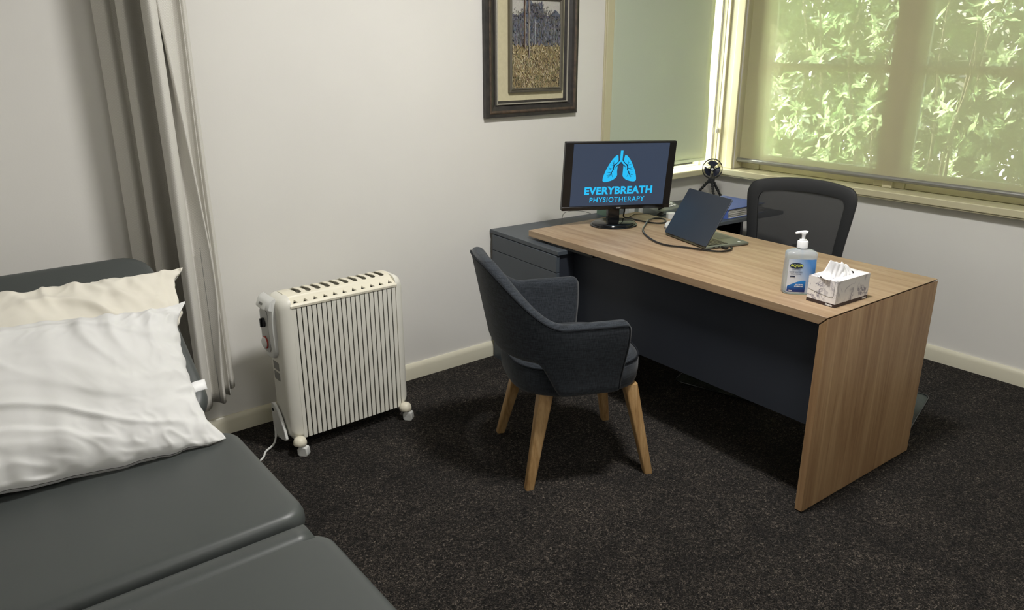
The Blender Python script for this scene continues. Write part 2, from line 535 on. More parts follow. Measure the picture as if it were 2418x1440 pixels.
# ================================================================== outside
gm = mottled('garden_soil', srgb(96, 92, 66), srgb(70, 84, 46), 3, 0.95)
gnd = struct(MB().box(0.31, 9, -9, 1.3, -0.45, -0.30).build('ground', gm, smooth=False))
pv = mottled('pale_concrete', srgb(214, 210, 200), srgb(204, 200, 190), 5, 0.9)
pg = MB(); pg.box(-9, 14, 1.31, 22, -0.45, -0.30); pg.box(-9, 0.3095, 0.31, 1.3095, -0.45, -0.30)
struct(pg.build('ground', pv, smooth=False))
gnd2 = None
def leaf_mat(name, c1, c2, rough=0.3):
    m = bpy.data.materials.new(name); m.use_nodes = True
    N, L, b = nodes(m)
    geo = N.new('ShaderNodeNewGeometry')
    at = N.new('ShaderNodeAttribute'); at.attribute_name = 'leafv'
    c = ramp(N, L, at.outputs['Fac'], [(0.0, c1), (1.0, c2)])
    L.new(c, b.inputs['Base Color'])
    b.inputs['Roughness'].default_value = rough
    b.inputs['Specular IOR Level'].default_value = 0.6
    t = N.new('ShaderNodeBsdfTranslucent'); L.new(c, t.inputs[0])
    ms = N.new('ShaderNodeMixShader'); ms.inputs[0].default_value = 0.30
    L.new(b.outputs[0], ms.inputs[1]); L.new(t.outputs[0], ms.inputs[2])
    L.new(ms.outputs[0], N['Material Output'].inputs[0])
    return m
M['leaf_bright'] = leaf_mat('glossy_green_leaf', srgb(110, 146, 88), srgb(206, 222, 176), 0.18)
M['leaf_dark'] = leaf_mat('dark_green_leaf', srgb(34, 58, 26), srgb(70, 98, 48), 0.4)
M['bark'] = mottled('grey_brown_bark', srgb(96, 84, 66), srgb(70, 60, 48), 12, 0.9)

def leaf(vs, fs, vals, P0, d, up, Ln, Wd, val):
    d = d.normalized(); s_ = d.cross(up)
    if s_.length < 1e-4: s_ = d.cross(Vector((1, 0, 0)))
    s_.normalize(); n_ = s_.cross(d)
    i = len(vs)
    vs += [P0, P0 + d * Ln * 0.4 + s_ * Wd * 0.5 + n_ * Wd * 0.12, P0 + d * Ln * 0.45, P0 + d * Ln * 0.4 - s_ * Wd * 0.5 + n_ * Wd * 0.12, P0 + d * Ln - n_ * Ln * 0.08]
    fs += [(i, i + 1, i + 2), (i, i + 2, i + 3), (i + 1, i + 4, i + 2), (i + 2, i + 4, i + 3)]
    vals += [val] * 5

def shrub(name, x0, x1, y0, y1, z0, z1, n, seed, m, Ln, label, stems=9, whorl=7):
    rnd = random.Random(seed)
    root = empty(name, ((x0 + x1) / 2, (y0 + y1) / 2, -0.30), 0, label, 'shrub')
    cx, cy, cz = root.location
    vs, fs, vals = [], [], []
    st = MB()
    for k in range(stems):
        bx = rnd.uniform(x0, x1) - cx; by = rnd.uniform(y0, y1) - cy
        pts = [(bx * 0.5, by * 0.7, 0.0)]
        for q in range(1, 6):
            pts.append((bx * (0.5 + 0.1 * q) + rnd.uniform(-.06, .06), by * (0.7 + .06 * q) + rnd.uniform(-.06, .06), q / 5 * (z1 + 0.25)))
        st.tube(catmull(pts, 3), 0.012, 5, rf=lambda t: 1.2 - 0.8 * t)
    for k in range(n):
        c = Vector((rnd.uniform(x0, x1), rnd.uniform(y0, y1), rnd.uniform(z0, z1)))
        if whorl < 9 and noise.noise(c * 2.1 + Vector((seed, 0, 0))) < -0.22: continue
        ax = Vector((-0.5 + rnd.gauss(0, .5), rnd.gauss(0, .6), 0.45 + rnd.gauss(0, .5))).normalized()
        c = c - Vector((cx, cy, cz))
        t1 = ax.cross(Vector((0.3, 0.2, 1))).normalized(); t2 = ax.cross(t1)
        bv = rnd.random()
        for q in range(whorl):
            a = 2 * PI * q / whorl + rnd.uniform(-.3, .3)
            d = ax * rnd.uniform(.15, .8) + (t1 * math.cos(a) + t2 * math.sin(a))
            l_ = Ln * rnd.uniform(.6, 1.15)
            leaf(vs, fs, vals, c - ax * rnd.uniform(0, .05), d, ax, l_, l_ * rnd.uniform(.30, .42), min(1, max(0, bv * 0.6 + rnd.uniform(0, .4))))
    me = bpy.data.meshes.new('foliage'); me.from_pydata([tuple(q) for q in vs], [], fs); me.update()
    at = me.attributes.new('leafv', 'FLOAT', 'POINT')
    at.data.foreach_set('value', vals)
    fo = bpy.data.objects.new('foliage', me); COL.objects.link(fo); me.materials.append(m); fo.parent = root
    st.build('stem', M['bark'], root)
    return root
shrub('garden_shrub', 1.0, 1.5, -1.14, 0.5, -0.1, 2.7, 480, 3, M['leaf_bright'], 0.090, 'sunlit glossy shrub seen through the left panes of the window', 8)
shrub('garden_shrub', 1.05, 1.55, -2.9, -1.40, -0.1, 2.7, 760, 8, M['leaf_bright'], 0.058, 'finer leaved sunlit shrub seen through the right panes of the window', 8)
shrub('dark_hedge', 1.7, 2.5, -4.2, 1.15, -0.3, 3.6, 7000, 5, M['leaf_dark'], 0.13, 'dark dense hedge behind the sunlit shrubs outside the window', 16, 9)

# ================================================================== treatment table
TZ = 0.60
tb = empty('treatment_table', (-3.845, -1.70, 0.0), 0, 'charcoal vinyl treatment couch with raised backrest, at the left under the pillows', 'treatment table')
def pad(x0, x1, y0, y1, th, r, crown=0.006):
    """soft upholstered pad, top at z=0, local"""
    nx, ny = 26, 22
    b_ = MB()
    top = rrect(x0, x1, y0, y1, r, 8)
    cx, cy = (x0 + x1) / 2, (y0 + y1) / 2
    hx, hy = (x1 - x0) / 2, (y1 - y0) / 2
    rows = []
    e = 0.022
    prof = [(0.018, -th), (0.004, -th + 0.004), (0, -th + 0.02), (0, -0.03), (0.0015, -0.020), (0.005, -0.011), (0.011, -0.0045), (0.019, -0.0012), (0.03, 0.0), (0.06, 0.001), (0.11, 0.002), (0.18, 0.003), (0.26, 0.0035)]
    for ins, z in prof:
        rw = []
        for k, (px_, py_) in enumerate(top):
            sx = max(0.02, (hx - ins)) / hx; sy = max(0.02, (hy - ins)) / hy
            rw.append(Vector((cx + (px_ - cx) * sx, cy + (py_ - cy) * sy, z)))
        rows.append(rw)
    b_.grid(rows, close_u=True, caps=True)
    return b_
W2 = 0.352
pad(-W2, W2, -0.87, -0.012, 0.062, 0.055).xf(Matrix.Translation((0, 0, TZ))).build('foot_pad', M['vinyl'], tb, angle=60)
pad(-W2 + 0.0, W2 + 0.003, 0.052, 0.555, 0.062, 0.055).xf(Matrix.Translation((0, 0, TZ))).build('seat_pad', M['vinyl'], tb, angle=60)
# flap strip between the pads
o = MB()
rows = []
for i, (y_, z_) in enumerate([(-0.045, TZ - 0.0005), (-0.012, TZ + 0.0012), (0.006, TZ + 0.0005), (0.018, TZ - 0.004), (0.026, TZ - 0.014), (0.03, TZ - 0.03)]):
    rows.append([Vector((-W2 + 0.05 + (0.62) * k / 20, y_, z_)) for k in range(21)])
o.grid(rows)
f_ = o.build('hinge_flap', M['vinyl'], tb, angle=60)
sl = f_.modifiers.new('s', 'SOLIDIFY'); sl.thickness = 0.003
# added vinyl flap standing in for the dark shadow under the raised backrest
MB().grid([[Vector((x_, y_, z_)) for x_ in (-W2 + 0.03, 0, W2 - 0.05)] for y_, z_ in ((0.553, TZ - 0.045), (0.60, TZ - 0.060), (0.66, TZ - 0.055), (0.70, TZ - 0.045))]).build('shadow_flap', M['vinyl'], tb)
# raised backrest: pivot near y=-1.02
A_ = math.radians(33.5)
bp = pad(-W2 + 0.0, W2 + 0.006, 0.0, 0.645, 0.05, 0.085)
bp.xf(Matrix.Translation((0, 0.69, TZ - 0.012)) @ Matrix.Rotation(A_, 4, 'X')).build('backrest_pad', M['vinyl'], tb, angle=60)
# steel frame under the pads
o = MB()
for sx in (-1, 1):
    o.box(sx * 0.25 - 0.02, sx * 0.25 + 0.02, -0.80, 0.66, TZ - 0.105, TZ - 0.064)
for y_ in (-0.80, -0.05, 0.62):
    o.box(-0.25, 0.25, y_ - 0.02, y_ + 0.02, TZ - 0.105, TZ - 0.064)
o.build('frame', M['steel_grey'], tb, bevel=0.003)
for sx in (-1, 1):
    for y_ in (-0.72, 0.50):
        MB().box(sx * 0.22 - 0.022, sx * 0.22 + 0.022, y_ - 0.022, y_ + 0.022, 0.0, TZ - 0.10).build('leg', M['steel_grey'], tb, bevel=0.003)
for sx in (-0.2, 0.2):
    MB().tube([(sx, 0.60, TZ - 0.09), (sx, 1.02, TZ + 0.13)], 0.010, 10).build('backrest_strut', M['steel_grey'], tb)

# ================================================================== pillows
def pillow_mesh(w, h, t, seed, wr=1.0, ears=0.05, taper=0.0):
    nu, nv = 210, 150
    rnd = random.Random(seed)
    rows_t, rows_b = [], []
    off = Vector((seed * 3.1, seed * 1.7, 0))
    def P(u, v, side):
        # outline with pulled-in sides and pointed corners
        cf = smooth(0.80, 1.0, abs(u)) * smooth(0.76, 1.0, abs(v))
        x = w / 2 * u * (1 - ears * (1 - abs(v) ** 3) * (0.6 + 0.4 * abs(u)) + 0.045 * cf)
        y = h / 2 * v * (1 - ears * (1.1 if v > 0 else -1.0) * (1 - abs(u) ** 5) * (0.6 + 0.4 * abs(v)) + 0.03 * cf)
        x -= taper * max(0, -v) * max(0, u) * w
        eb = smooth(0.75, 1.0, max(abs(u), abs(v)))
        x += 0.006 * eb * noise.noise(Vector((v * 7, side * 0, 2)) + off) * (1 if abs(u) > abs(v) else 0)
        y += 0.008 * eb * noise.noise(Vector((u * 7, 5, 2)) + off)
        eu = max(0.0, 1 - abs(u) ** 2.6); ev = max(0.0, 1 - abs(v) ** 2.4)
        z = t / 2 * (eu * ev) ** 0.50 * (1 - 0.75 * cf)
        edge = min(1 - abs(u), 1 - abs(v))
        # seam gathers
        gu = (1 - abs(v)); gv = (1 - abs(u))
        amp = 0.0
        k1 = noise.noise(Vector((x * 22, y * 3.0, side * 5)) + off)           # folds running in y, near top/bottom seams
        k2 = noise.noise(Vector((x * 3.0, y * 20, side * 7)) + off)           # folds running in x, near side seams
        amp += 0.013 * k1 * math.exp(-gu * 2.2) * smooth(0, 0.05, gu)
        amp += 0.010 * k2 * math.exp(-gv * 3.0) * smooth(0, 0.04, gv)
        # long soft creases, bent by a slow field
        wx = noise.noise(Vector((x * 3, y * 3, 11)) + off); wy = noise.noise(Vector((x * 3, y * 3, 17)) + off)
        r1 = math.exp(-(noise.noise(Vector((x * 2.4 + wx * 0.6, y * 13 + wy * 1.2 + x * 2.0, side)) + off) * 4.2) ** 2)
        amp += 0.0085 * r1 * smooth(0.04, 0.25, edge) * (0.5 + 0.8 * smooth(-.2, .3, noise.noise(Vector((x * 4, y * 4, 23)) + off)))
        r2 = math.exp(-(noise.noise(Vector((x * 12 + y * 7 + wx * 1.5, y * 3.0 - x * 2 + wy, side + 5)) + off) * 4.5) ** 2)
        amp += 0.0075 * r2 * smooth(-0.3, 0.8, v) * smooth(0.02, 0.15, edge)
        r3 = math.exp(-(noise.noise(Vector((x * 26 + wx * 3, y * 24 + wy * 3, side + 7)) + off) * 3.5) ** 2)
        amp += 0.0025 * r3 * (math.exp(-gv * 2.5) + math.exp(-gu * 3))
        q2 = Vector((x * 7, y * 7, side + 9)) + off
        amp += 0.007 * noise.noise(q2) * smooth(0.0, 0.15, edge)
        z += wr * amp * (1 if z > 0.001 else 0)
        zz = 0.004 * noise.noise(Vector((x * 9, y * 9, 1)) + off) * (1 - smooth(0, 0.12, edge))
        return Vector((x, y, side * max(z, 0.0012) + zz * 2))
    for i in range(nv + 1):
        v = -1 + 2 * i / nv
        v = math.sin(v * PI / 2) * 0.6 + v * 0.4
        rt, rb = [], []
        for j in range(nu + 1):
            u = -1 + 2 * j / nu
            u = math.sin(u * PI / 2) * 0.6 + u * 0.4
            rt.append(P(u, v, 1)); rb.append(P(u, v, -1))
        rows_t.append(rt); rows_b.append(rb)
    b_ = MB()
    b_.grid(rows_t); b_.grid([r[::-1] for r in rows_b])
    bmesh.ops.remove_doubles(b_.bm, verts=b_.bm.verts[:], dist=0.0005)
    return b_
# cream pillow behind
pA = empty('pillow', (-3.812, -0.738, 0.812), 0, 'cream pillow lying against the raised backrest, behind the white pillow', 'pillow', 'pillows on the treatment couch')
Mb = Matrix.Rotation(math.radians(33), 4, 'X') @ Matrix.Rotation(math.radians(-3.0), 4, 'Z')
pillow_mesh(0.73, 0.36, 0.115, 4, 1.5, 0.085, 0.14).xf(Mb).build('pillow_cover', M['pillow_cream'], pA, angle=75)
pB = empty('pillow', (-3.888, -1.012, 0.757), 0, 'white pillow in front with a small care tag on its right edge', 'pillow', 'pillows on the treatment couch')
Mw = Matrix.Rotation(math.radians(35), 4, 'X') @ Matrix.Rotation(math.radians(-5.0), 4, 'Z')
pillow_mesh(0.72, 0.445, 0.175, 9, 1.25, 0.075).xf(Mw).build('pillow_cover', M['pillow_white'], pB, angle=75)
o = MB()
o.grid([[Mw @ Vector((0.325 + 0.045 * i / 4, -0.045 - 0.032 * j + 0.012 * i / 4, -0.004 + 0.004 * math.sin(i * 1.1))) for i in range(5)] for j in range(2)])
f_ = o.build('care_tag', M['tag'], pB)
sl = f_.modifiers.new('s', 'SOLIDIFY'); sl.thickness = 0.0008

# ================================================================== curtain
cu = empty('curtain', (-3.25, -0.12, 0.25), 0, 'grey woven privacy curtain gathered against the wall beside the treatment couch', 'curtain')
def curtain_part(name, ctrl, zb, zt, uv0, hem=True, amp=0.006, seed=1):
    path = catmull([(x, y, 0) for x, y in ctrl], 10)
    L_ = [0.0]
    for i in range(1, len(path)): L_.append(L_[-1] + (path[i] - path[i - 1]).length)
    bm_ = bmesh.new(); uvl = bm_.loops.layers.uv.new('UVMap')
    nz = 50; g = []
    for i in range(nz + 1):
        z = zb + (zt - zb) * i / nz
        row = []
        k = 1 - i / nz
        for j, q in enumerate(path):
            d = Vector((noise.noise(Vector((q.x * 14, q.y * 14, z * 1.2 + seed))), noise.noise(Vector((q.x * 14 + 7, q.y * 14, z * 1.2 + seed))), 0)) * amp
            zz = z
            wq = math.exp(-((q.x + 3.255) ** 2 + (q.y + 0.246) ** 2) / 0.0006)
            d.x += -(z - 1.15) * 0.07 * wq * smooth(0.3, 0.9, z)
            row.append(bm_.verts.new((q.x + d.x + 3.25, q.y + d.y + 0.12, zz - 0.25)))
        g.append(row)
    for i in range(nz):
        for j in range(len(path) - 1):
            f = bm_.faces.new((g[i][j], g[i][j + 1], g[i + 1][j + 1], g[i + 1][j]))
            for lp, (jj, ii) in zip(f.loops, ((j, i), (j + 1, i), (j + 1, i + 1), (j, i + 1))):
                lp[uvl].uv = (L_[jj] + uv0, (zt - zb) * ii / nz)
    me = bpy.data.meshes.new(name); bm_.to_mesh(me); bm_.free()
    for p_ in me.polygons: p_.use_smooth = True
    o = bpy.data.objects.new(name, me); COL.objects.link(o); o.parent = cu
    me.materials.append(M['curtain'])
    s_ = o.modifiers.new('s', 'SOLIDIFY'); s_.thickness = 0.0022
    return o
curtain_part('curtain_panel', [(-3.425, -0.02), (-3.452, -0.06), (-3.425, -0.10), (-3.395, -0.075), (-3.372, -0.10), (-3.40, -0.155), (-3.385, -0.19),
                               (-3.345, -0.135), (-3.315, -0.12), (-3.300, -0.16), (-3.325, -0.225), (-3.345, -0.255), (-3.328, -0.283), (-3.300, -0.255), (-3.285, -0.212), (-3.268, -0.222), (-3.252, -0.250),
                               (-3.238, -0.215), (-3.232, -0.168), (-3.216, -0.178), (-3.206, -0.190), (-3.198, -0.150), (-3.193, -0.122), (-3.178, -0.134), (-3.163, -0.100), (-3.19, -0.05)],
             0.25, 2.52, 0.0, amp=0.007)
# sewn side seam
MB().tube([(-3.262 + 3.25, -0.2360 + 0.12, 0.004), (-3.262 + 3.25, -0.2360 + 0.12, 0.62)], 0.0012, 5).build('side_seam', M['heater_grey'], cu)
MB().box(-0.23, 0.12, 0.0, -0.20, 2.268, 2.285).build('curtain_track', M['heater_white'], cu)

# ================================================================== oil heater
hx, hy = -3.04, -0.287
ht = empty('oil_heater', (hx, hy, 0.0), math.radians(1.0), 'cream ribbed oil column heater on castors standing against the wall', 'heater')
HZ0, HZ1 = 0.062, 0.625
x0, x1 = 0.045, 0.505     # ribbed section in local x
D0 = 0.076                # half depth
# front and rear slats (one mesh of slats with dark gaps between)
def slats(name, ysign):
    o = MB()
    n = 22; pw = (x1 - x0) / n
    for k in range(n):
        a = x0 + k * pw + 0.0020; c = x0 + (k + 1) * pw - 0.0024
        yy = ysign * D0
        zb = HZ0 - 0.002
        o.box(a, c, min(yy, yy - ysign * 0.006), max(yy, yy - ysign * 0.006), zb, HZ1 - 0.013)
    return o.build(name, M['heater'], ht, bevel=0.0012, seg=2)
slats('front_slats', -1)
slats('rear_slats', 1)
# inner fins, dark interior
MB().box(x0 - 0.004, x1 + 0.004, -D0 + 0.014, D0 - 0.014, HZ0 + 0.020, HZ1 - 0.03).build('oil_column', M['dark_gap'], ht, smooth=False)
# top cover with slots
def cutter(bmk, obj):
    co = bmk.build('cut', M['dark_gap'], obj.parent, smooth=False)
    md = obj.modifiers.new('b', 'BOOLEAN'); md.object = co; md.operation = 'DIFFERENCE'; md.solver = 'EXACT'
    dg = bpy.context.evaluated_depsgraph_get()
    me = bpy.data.meshes.new_from_object(obj.evaluated_get(dg))
    obj.modifiers.clear(); old = obj.data; obj.data = me
    nm = old.name; bpy.data.meshes.remove(old); me.name = nm
    bpy.data.objects.remove(co)
    for p_ in me.polygons: p_.use_smooth = True
    try: me.set_sharp_from_angle(angle=math.radians(35))
    except Exception: pass
prof = [(-D0 - 0.003, 0.613), (-D0 - 0.004, 0.621), (-D0 + 0.000, 0.628), (-D0 + 0.026, 0.641), (-D0 + 0.032, 0.643), (-D0 + 0.038, 0.651), (-0.005, 0.659),
        (D0 - 0.03, 0.656), (D0 - 0.008, 0.646), (D0 + 0.003, 0.625), (D0 + 0.003, 0.613)]
low = [((D0 - 0.001), 0.613), (D0 - 0.012, 0.640), (D0 - 0.032, 0.652), (-0.005, 0.655), (-D0 + 0.040, 0.647), (-D0 + 0.032, 0.638), (-D0 + 0.004, 0.624), (-D0 + 0.001, 0.613)]
top = MB().prism([(y_, z_) for y_, z_ in prof] + low, 0, x0 - 0.004, x1 + 0.004).build('top_cover', M['heater_cream'], ht)
cb = MB()
n = 10; pw = (x1 - x0 - 0.05) / n
for k in range(n):
    cx_ = x0 + 0.035 + (k + 0.5) * pw
    pts = rrect(cx_ - 0.011, cx_ + 0.011, -D0 + 0.050, D0 - 0.016, 0.010, 4)
    pts = [(a - (b_ - 0.01) * 0.12, b_) for a, b_ in pts]
    cb.prism(pts, 2, HZ1 - 0.05, HZ1 + 0.06)
for k in range(11):
    cx_ = x0 + 0.022 + k * (x1 - x0 - 0.044) / 10
    cb.prism([(cx_ - 0.011, -D0 + 0.005), (cx_ + 0.011, -D0 + 0.005), (cx_, -D0 + 0.0215)], 2, HZ1 - 0.06, HZ1 + 0.05)
cutter(cb, top)
# end caps: rounded D-shaped shells
def endcap(name, xa, xb, sgn, m):
    """xa = side touching slats, xb = outer extreme; section shrinks toward xb"""
    rows = []
    K = 9
    for i in range(K + 1):
        t = i / K
        x_ = xa + (xb - xa) * math.sin(t * PI / 2)
        sh = math.cos(t * PI / 2)
        dy = D0 + 0.002 - (1 - sh) * 0.030
        zt_ = 0.656 - (1 - sh) * 0.034
        zb_ = HZ0 - 0.012 + (1 - sh) * 0.030
        pts = []
        for (py_, pz_) in rrect(-dy, dy, zb_, zt_, 0.038, 7):
            pts.append(Vector((x_, py_, pz_)))
        rows.append(pts)
    return MB().grid(rows, close_u=True, caps=True).build(name, m, ht, angle=55)
endcap('control_end_cap', x0 + 0.001, -0.002, -1, M['heater'])
CDX = Matrix.Translation((0.050, -0.016, 0)) @ Matrix.Diagonal((1, 0.74, 1, 1))
endcap('plain_end_cap', x1 - 0.001, 0.545, 1, M['heater'])
# control panel on left end
CY = 0.028
rows = []
for i in range(15):
    t = i / 14
    z_ = 0.402 + 0.232 * t
    fx_ = -0.0195 - 0.006 * math.sin(t * PI)
    wd_ = 0.054 + 0.004 * t
    if t < 0.16: wd_ *= 0.60 + 0.40 * (t / 0.16) ** 0.5
    sec = []
    for q in [k / 10 - 1 for k in range(21)]:
        sec.append(Vector((fx_ + 0.008 * abs(q) ** 6, CY + q * wd_, z_)))
    for q in (1, 0.4, -0.4, -1):
        sec.append(Vector((0.004, CY + q * wd_, z_)))
    rows.append(sec)
ctl = MB().grid(rows, close_u=True, caps=True).build('control_panel', M['heater_white'], ht, angle=50)
MB().prism(rrect(CY - 0.034, CY + 0.040, 0.425, 0.600, 0.022, 6), 0, -0.0262, -0.0235).build('control_face', M['heater_grey2'], ctl, bevel=0.001)
MB().lathe([(0.004, 0), (0.0245, 0), (0.0255, 0.003), (0.024, 0.005)], 32).xf(rotmat(ry=-PI / 2, t=(-0.026, CY + 0.004, 0.462))).build('dial_ring', M['red'], ctl)
MB().lathe([(0.002, 0), (0.0225, 0), (0.021, 0.009), (0.017, 0.012), (0.002, 0.0125)], 32).xf(rotmat(ry=-PI / 2, t=(-0.0265, CY + 0.004, 0.462))).build('thermostat_knob', M['heater_white'], ctl)
MB().lathe([(0.002, 0), (0.019, 0), (0.018, 0.008), (0.002, 0.0085)], 28).xf(rotmat(ry=-PI / 2, t=(-0.026, CY + 0.006, 0.545))).build('power_knob', M['black_matte'], ctl)
MB().box(-0.042, -0.030, CY + 0.001, CY + 0.011, 0.527, 0.563).build('knob_pointer', M['black_gloss'], ctl, bevel=0.003)
# hood: wedge above the controls with a slanting top
hb = MB()
rows = []
for q in [k / 10 - 1 for k in range(21)]:
    r_ = 1 - 0.30 * abs(q) ** 6
    y_ = CY + q * 0.0575
    rows.append([Vector((0.004, y_, 0.606)), Vector((-0.018 * r_, y_, 0.602)), Vector((-0.036 * r_, y_, 0.606)), Vector((-0.038 * r_, y_, 0.611)), Vector((-0.026 * r_, y_, 0.636)), Vector((-0.016 * r_, y_, 0.643)), Vector((0.004, y_, 0.650))])
hb.grid(rows, close_u=True, caps=True).build('hood', M['heater_white'], ctl, angle=40)
MB().prism(rrect(-0.016, 0.016, -0.005, 0.005, 0.0045, 4), 2, 0, 0.0008).xf(rotmat(t=(-0.0325, CY, 0.6250)) @ Matrix.Rotation(math.radians(-65), 4, 'Y') @ Matrix.Rotation(PI / 2, 4, 'Z')).build('badge', M['heater_grey'], ctl)
# rating plates
for z_ in (0.318, 0.362):
    MB().prism(rrect(-0.012, 0.040, z_ - 0.017, z_ + 0.017, 0.003, 3), 0, -0.0032, -0.0022).build('rating_plate', M['heater_grey'], ht, smooth=False)
# cord storage flap
pl = [(0.070, 0.055), (0.072, 0.165), (0.064, 0.186), (0.050, 0.190), (0.030, 0.182), (0.006, 0.162), (-0.018, 0.132), (-0.038, 0.098), (-0.050, 0.064), (-0.046, 0.056), (0.0, 0.046)]
ff = MB().prism(pl, 0, -0.020, -0.008).build('cord_holder', M['heater_white'], ht, bevel=0.002)
MB().tube(catmull([(-0.0205, a, b_) for a, b_ in pl[2:9]], 5), 0.0022, 8).build('silver_edge', M['silver'], ff)
MB().lathe([(0.002, 0), (0.007, 0), (0.007, 0.002), (0.002, 0.002)], 16).xf(rotmat(ry=-PI / 2, t=(-0.0200, 0.054, 0.160))).build('cord_hole', M['dark_gap'], ff)
# castors
def castor(x_, y_, sy):
    c = MB()
    c.lathe([(0.002, 0.030), (0.012, 0.029), (0.022, 0.022), (0.0265, 0.010), (0.027, 0.0), (0.024, -0.004), (0.002, -0.005)], 24, (x_, y_, 0.052))
    o_ = c.build('castor', M['heater_cream'], ht)
    c = MB()
    c.prism([(0.010 * -1, 0.0), (0.020, 0.0), (0.026, 0.012), (0.022, 0.040), (-0.006, 0.046), (-0.018, 0.030), (-0.018, 0.008)], 1, -0.015, 0.015)
    c.xf(rotmat(rz=-0.9 * sy, t=(x_ + 0.006, y_ - 0.006 * sy, 0.0))).build('wheel', M['heater_white'], o_, bevel=0.004, seg=3)
for x_ in (0.020, 0.512):
    for sy in (1, -1):
        castor(x_, -sy * (D0 + 0.018), sy)
for x_ in (0.020, 0.512):
    MB().tube([(x_, -D0 - 0.012, 0.062), (x_, D0 + 0.012, 0.062)], 0.009, 8).build('axle', M['heater'], ht)
# power cord
pts = [(-0.012, 0.055, 0.085), (-0.022, 0.050, 0.040), (-0.040, 0.040, 0.012), (-0.090, -0.004, 0.016), (-0.115, -0.030, 0.006), (-0.18, -0.075, 0.005), (-0.26, -0.10, 0.005), (-0.40, -0.10, 0.005)]
MB().tube(catmull(pts, 8), 0.0042, 8).build('power_cord', M['heater_white'], ht)
MB().tube([(-0.010, 0.056, 0.10), (-0.022, 0.050, 0.038)], 0.008, 10, rf=lambda t: 1.1 - 0.4 * t).build('cord_boot', M['heater_white'], ht)

# ================================================================== framed painting
PX0, PX1, PZ0, PZ1 = -1.811, -1.220, 1.236, 1.909
pf = empty('framed_painting', ((PX0 + PX1) / 2, -0.002, PZ0), 0, 'framed landscape painting of tall bush trees above dry grass, hung on the wall', 'painting')
cx_ = (PX0 + PX1) / 2
def ring(name, x0, x1, z0, z1, prof, m, par, **kw):
    """prof: (inset, y) list; closed ring"""
    rows = []
    for ins, y_ in prof:
        rows.append([Vector((x0 + ins - cx_, y_, z0 + ins - PZ0)), Vector((x1 - ins - cx_, y_, z0 + ins - PZ0)), Vector((x1 - ins - cx_, y_, z1 - ins - PZ0)), Vector((x0 + ins - cx_, y_, z1 - ins - PZ0))])
    return MB().grid(rows, close_u=True, close_v=True).build(name, m, par, smooth=False, **kw)
M['fr_dark'] = mottled('dark_ebonised_wood', srgb(44, 42, 42), srgb(60, 57, 54), 30, 0.4)
M['fr_brown'] = mottled('worn_brown_wood', srgb(92, 76, 62), srgb(62, 54, 48), 40, 0.4)
M['fr_silver'] = mat('silver_slip', srgb(176, 172, 160), 0.35, 0.3)
M['mat_board'] = mottled('linen_mount', srgb(206, 198, 166), srgb(200, 192, 160), 60, 0.85)
M['fr_bronze'] = mat('bronze_slip', srgb(112, 108, 96), 0.38, 0.4)
ring('outer_frame', PX0, PX1, PZ0, PZ1, [(0, 0), (0, -0.022), (0.005, -0.027), (0.018, -0.028), (0.020, 0)], M['fr_dark'], pf)
ring('frame_bead', PX0 + 0.018, PX1 - 0.018, PZ0 + 0.018, PZ1 - 0.018, [(0, 0), (0, -0.030), (0.006, -0.032), (0.014, -0.027), (0.015, 0)], M['fr_brown'], pf)
ring('inner_frame', PX0 + 0.032, PX1 - 0.032, PZ0 + 0.032, PZ1 - 0.032, [(0, 0), (0, -0.026), (0.012, -0.022), (0.026, -0.012), (0.036, -0.008), (0.037, 0)], M['fr_dark'], pf)
ring('silver_slip', PX0 + 0.067, PX1 - 0.067, PZ0 + 0.058, PZ1 - 0.058, [(0, 0), (0, -0.022), (0.003, -0.024), (0.007, -0.020), (0.007, 0)], M['fr_silver'], pf)
ring('lower_frame', PX0 + 0.073, PX1 - 0.073, PZ0 + 0.064, PZ1 - 0.064, [(0, 0), (0, -0.018), (0.012, -0.006), (0.012, 0)], M['fr_dark'], pf)
MB().box(PX0 + 0.03 - cx_, PX1 - 0.03 - cx_, -0.0055, 0.0, 0.03, PZ1 - PZ0 - 0.03).build('mount', M['mat_board'], pf, smooth=False)
IX0, IX1, IZ0, IZ1 = -1.665, -1.322, 1.350, 1.795
ring('painting_frame', IX0, IX1, IZ0, IZ1, [(0, -0.004), (0, -0.022), (0.007, -0.024), (0.010, -0.019), (0.014, -0.022), (0.020, -0.016), (0.020, -0.004)], M['fr_bronze'], pf)
# painted canvas made of brush strokes with their own colours
m = bpy.data.materials.new('oil_paint'); m.use_nodes = True
N, L, b = nodes(m)
vc = N.new('ShaderNodeVertexColor'); vc.layer_name = 'Col'
L.new(vc.outputs[0], b.inputs['Base Color']); b.inputs['Roughness'].default_value = 0.55; b.inputs['Specular IOR Level'].default_value = 0.3
M['oil'] = m
rnd = random.Random(12)
CW, CH = IX1 - IX0 - 0.036, IZ1 - IZ0 - 0.036
vs, fs, cols = [], [], []
def stroke(u, v, ln, wd, ang, c, lay):
    cx2, cz2 = IX0 + 0.018 + u * CW - cx_, IZ0 + 0.018 + v * CH - PZ0
    d = (math.cos(ang), math.sin(ang)); s_ = (-d[1], d[0])
    i = len(vs)
    y_ = -0.0112 - len(fs) * 5.5e-7
    for a, b_ in ((-1, -.6), (-1, .6), (0, 1), (1, .5), (1, -.5), (0, -1)):
        X = cx2 + d[0] * a * ln / 2 + s_[0] * b_ * wd / 2
        Z = cz2 + d[1] * a * ln / 2 + s_[1] * b_ * wd / 2
        X = min(max(X, IX0 + 0.017 - cx_), IX1 - 0.017 - cx_); Z = min(max(Z, IZ0 + 0.017 - PZ0), IZ1 - 0.017 - PZ0)
        vs.append((X, y_, Z))
    fs.append(tuple(range(i, i + 6)))
    cols.append(c)
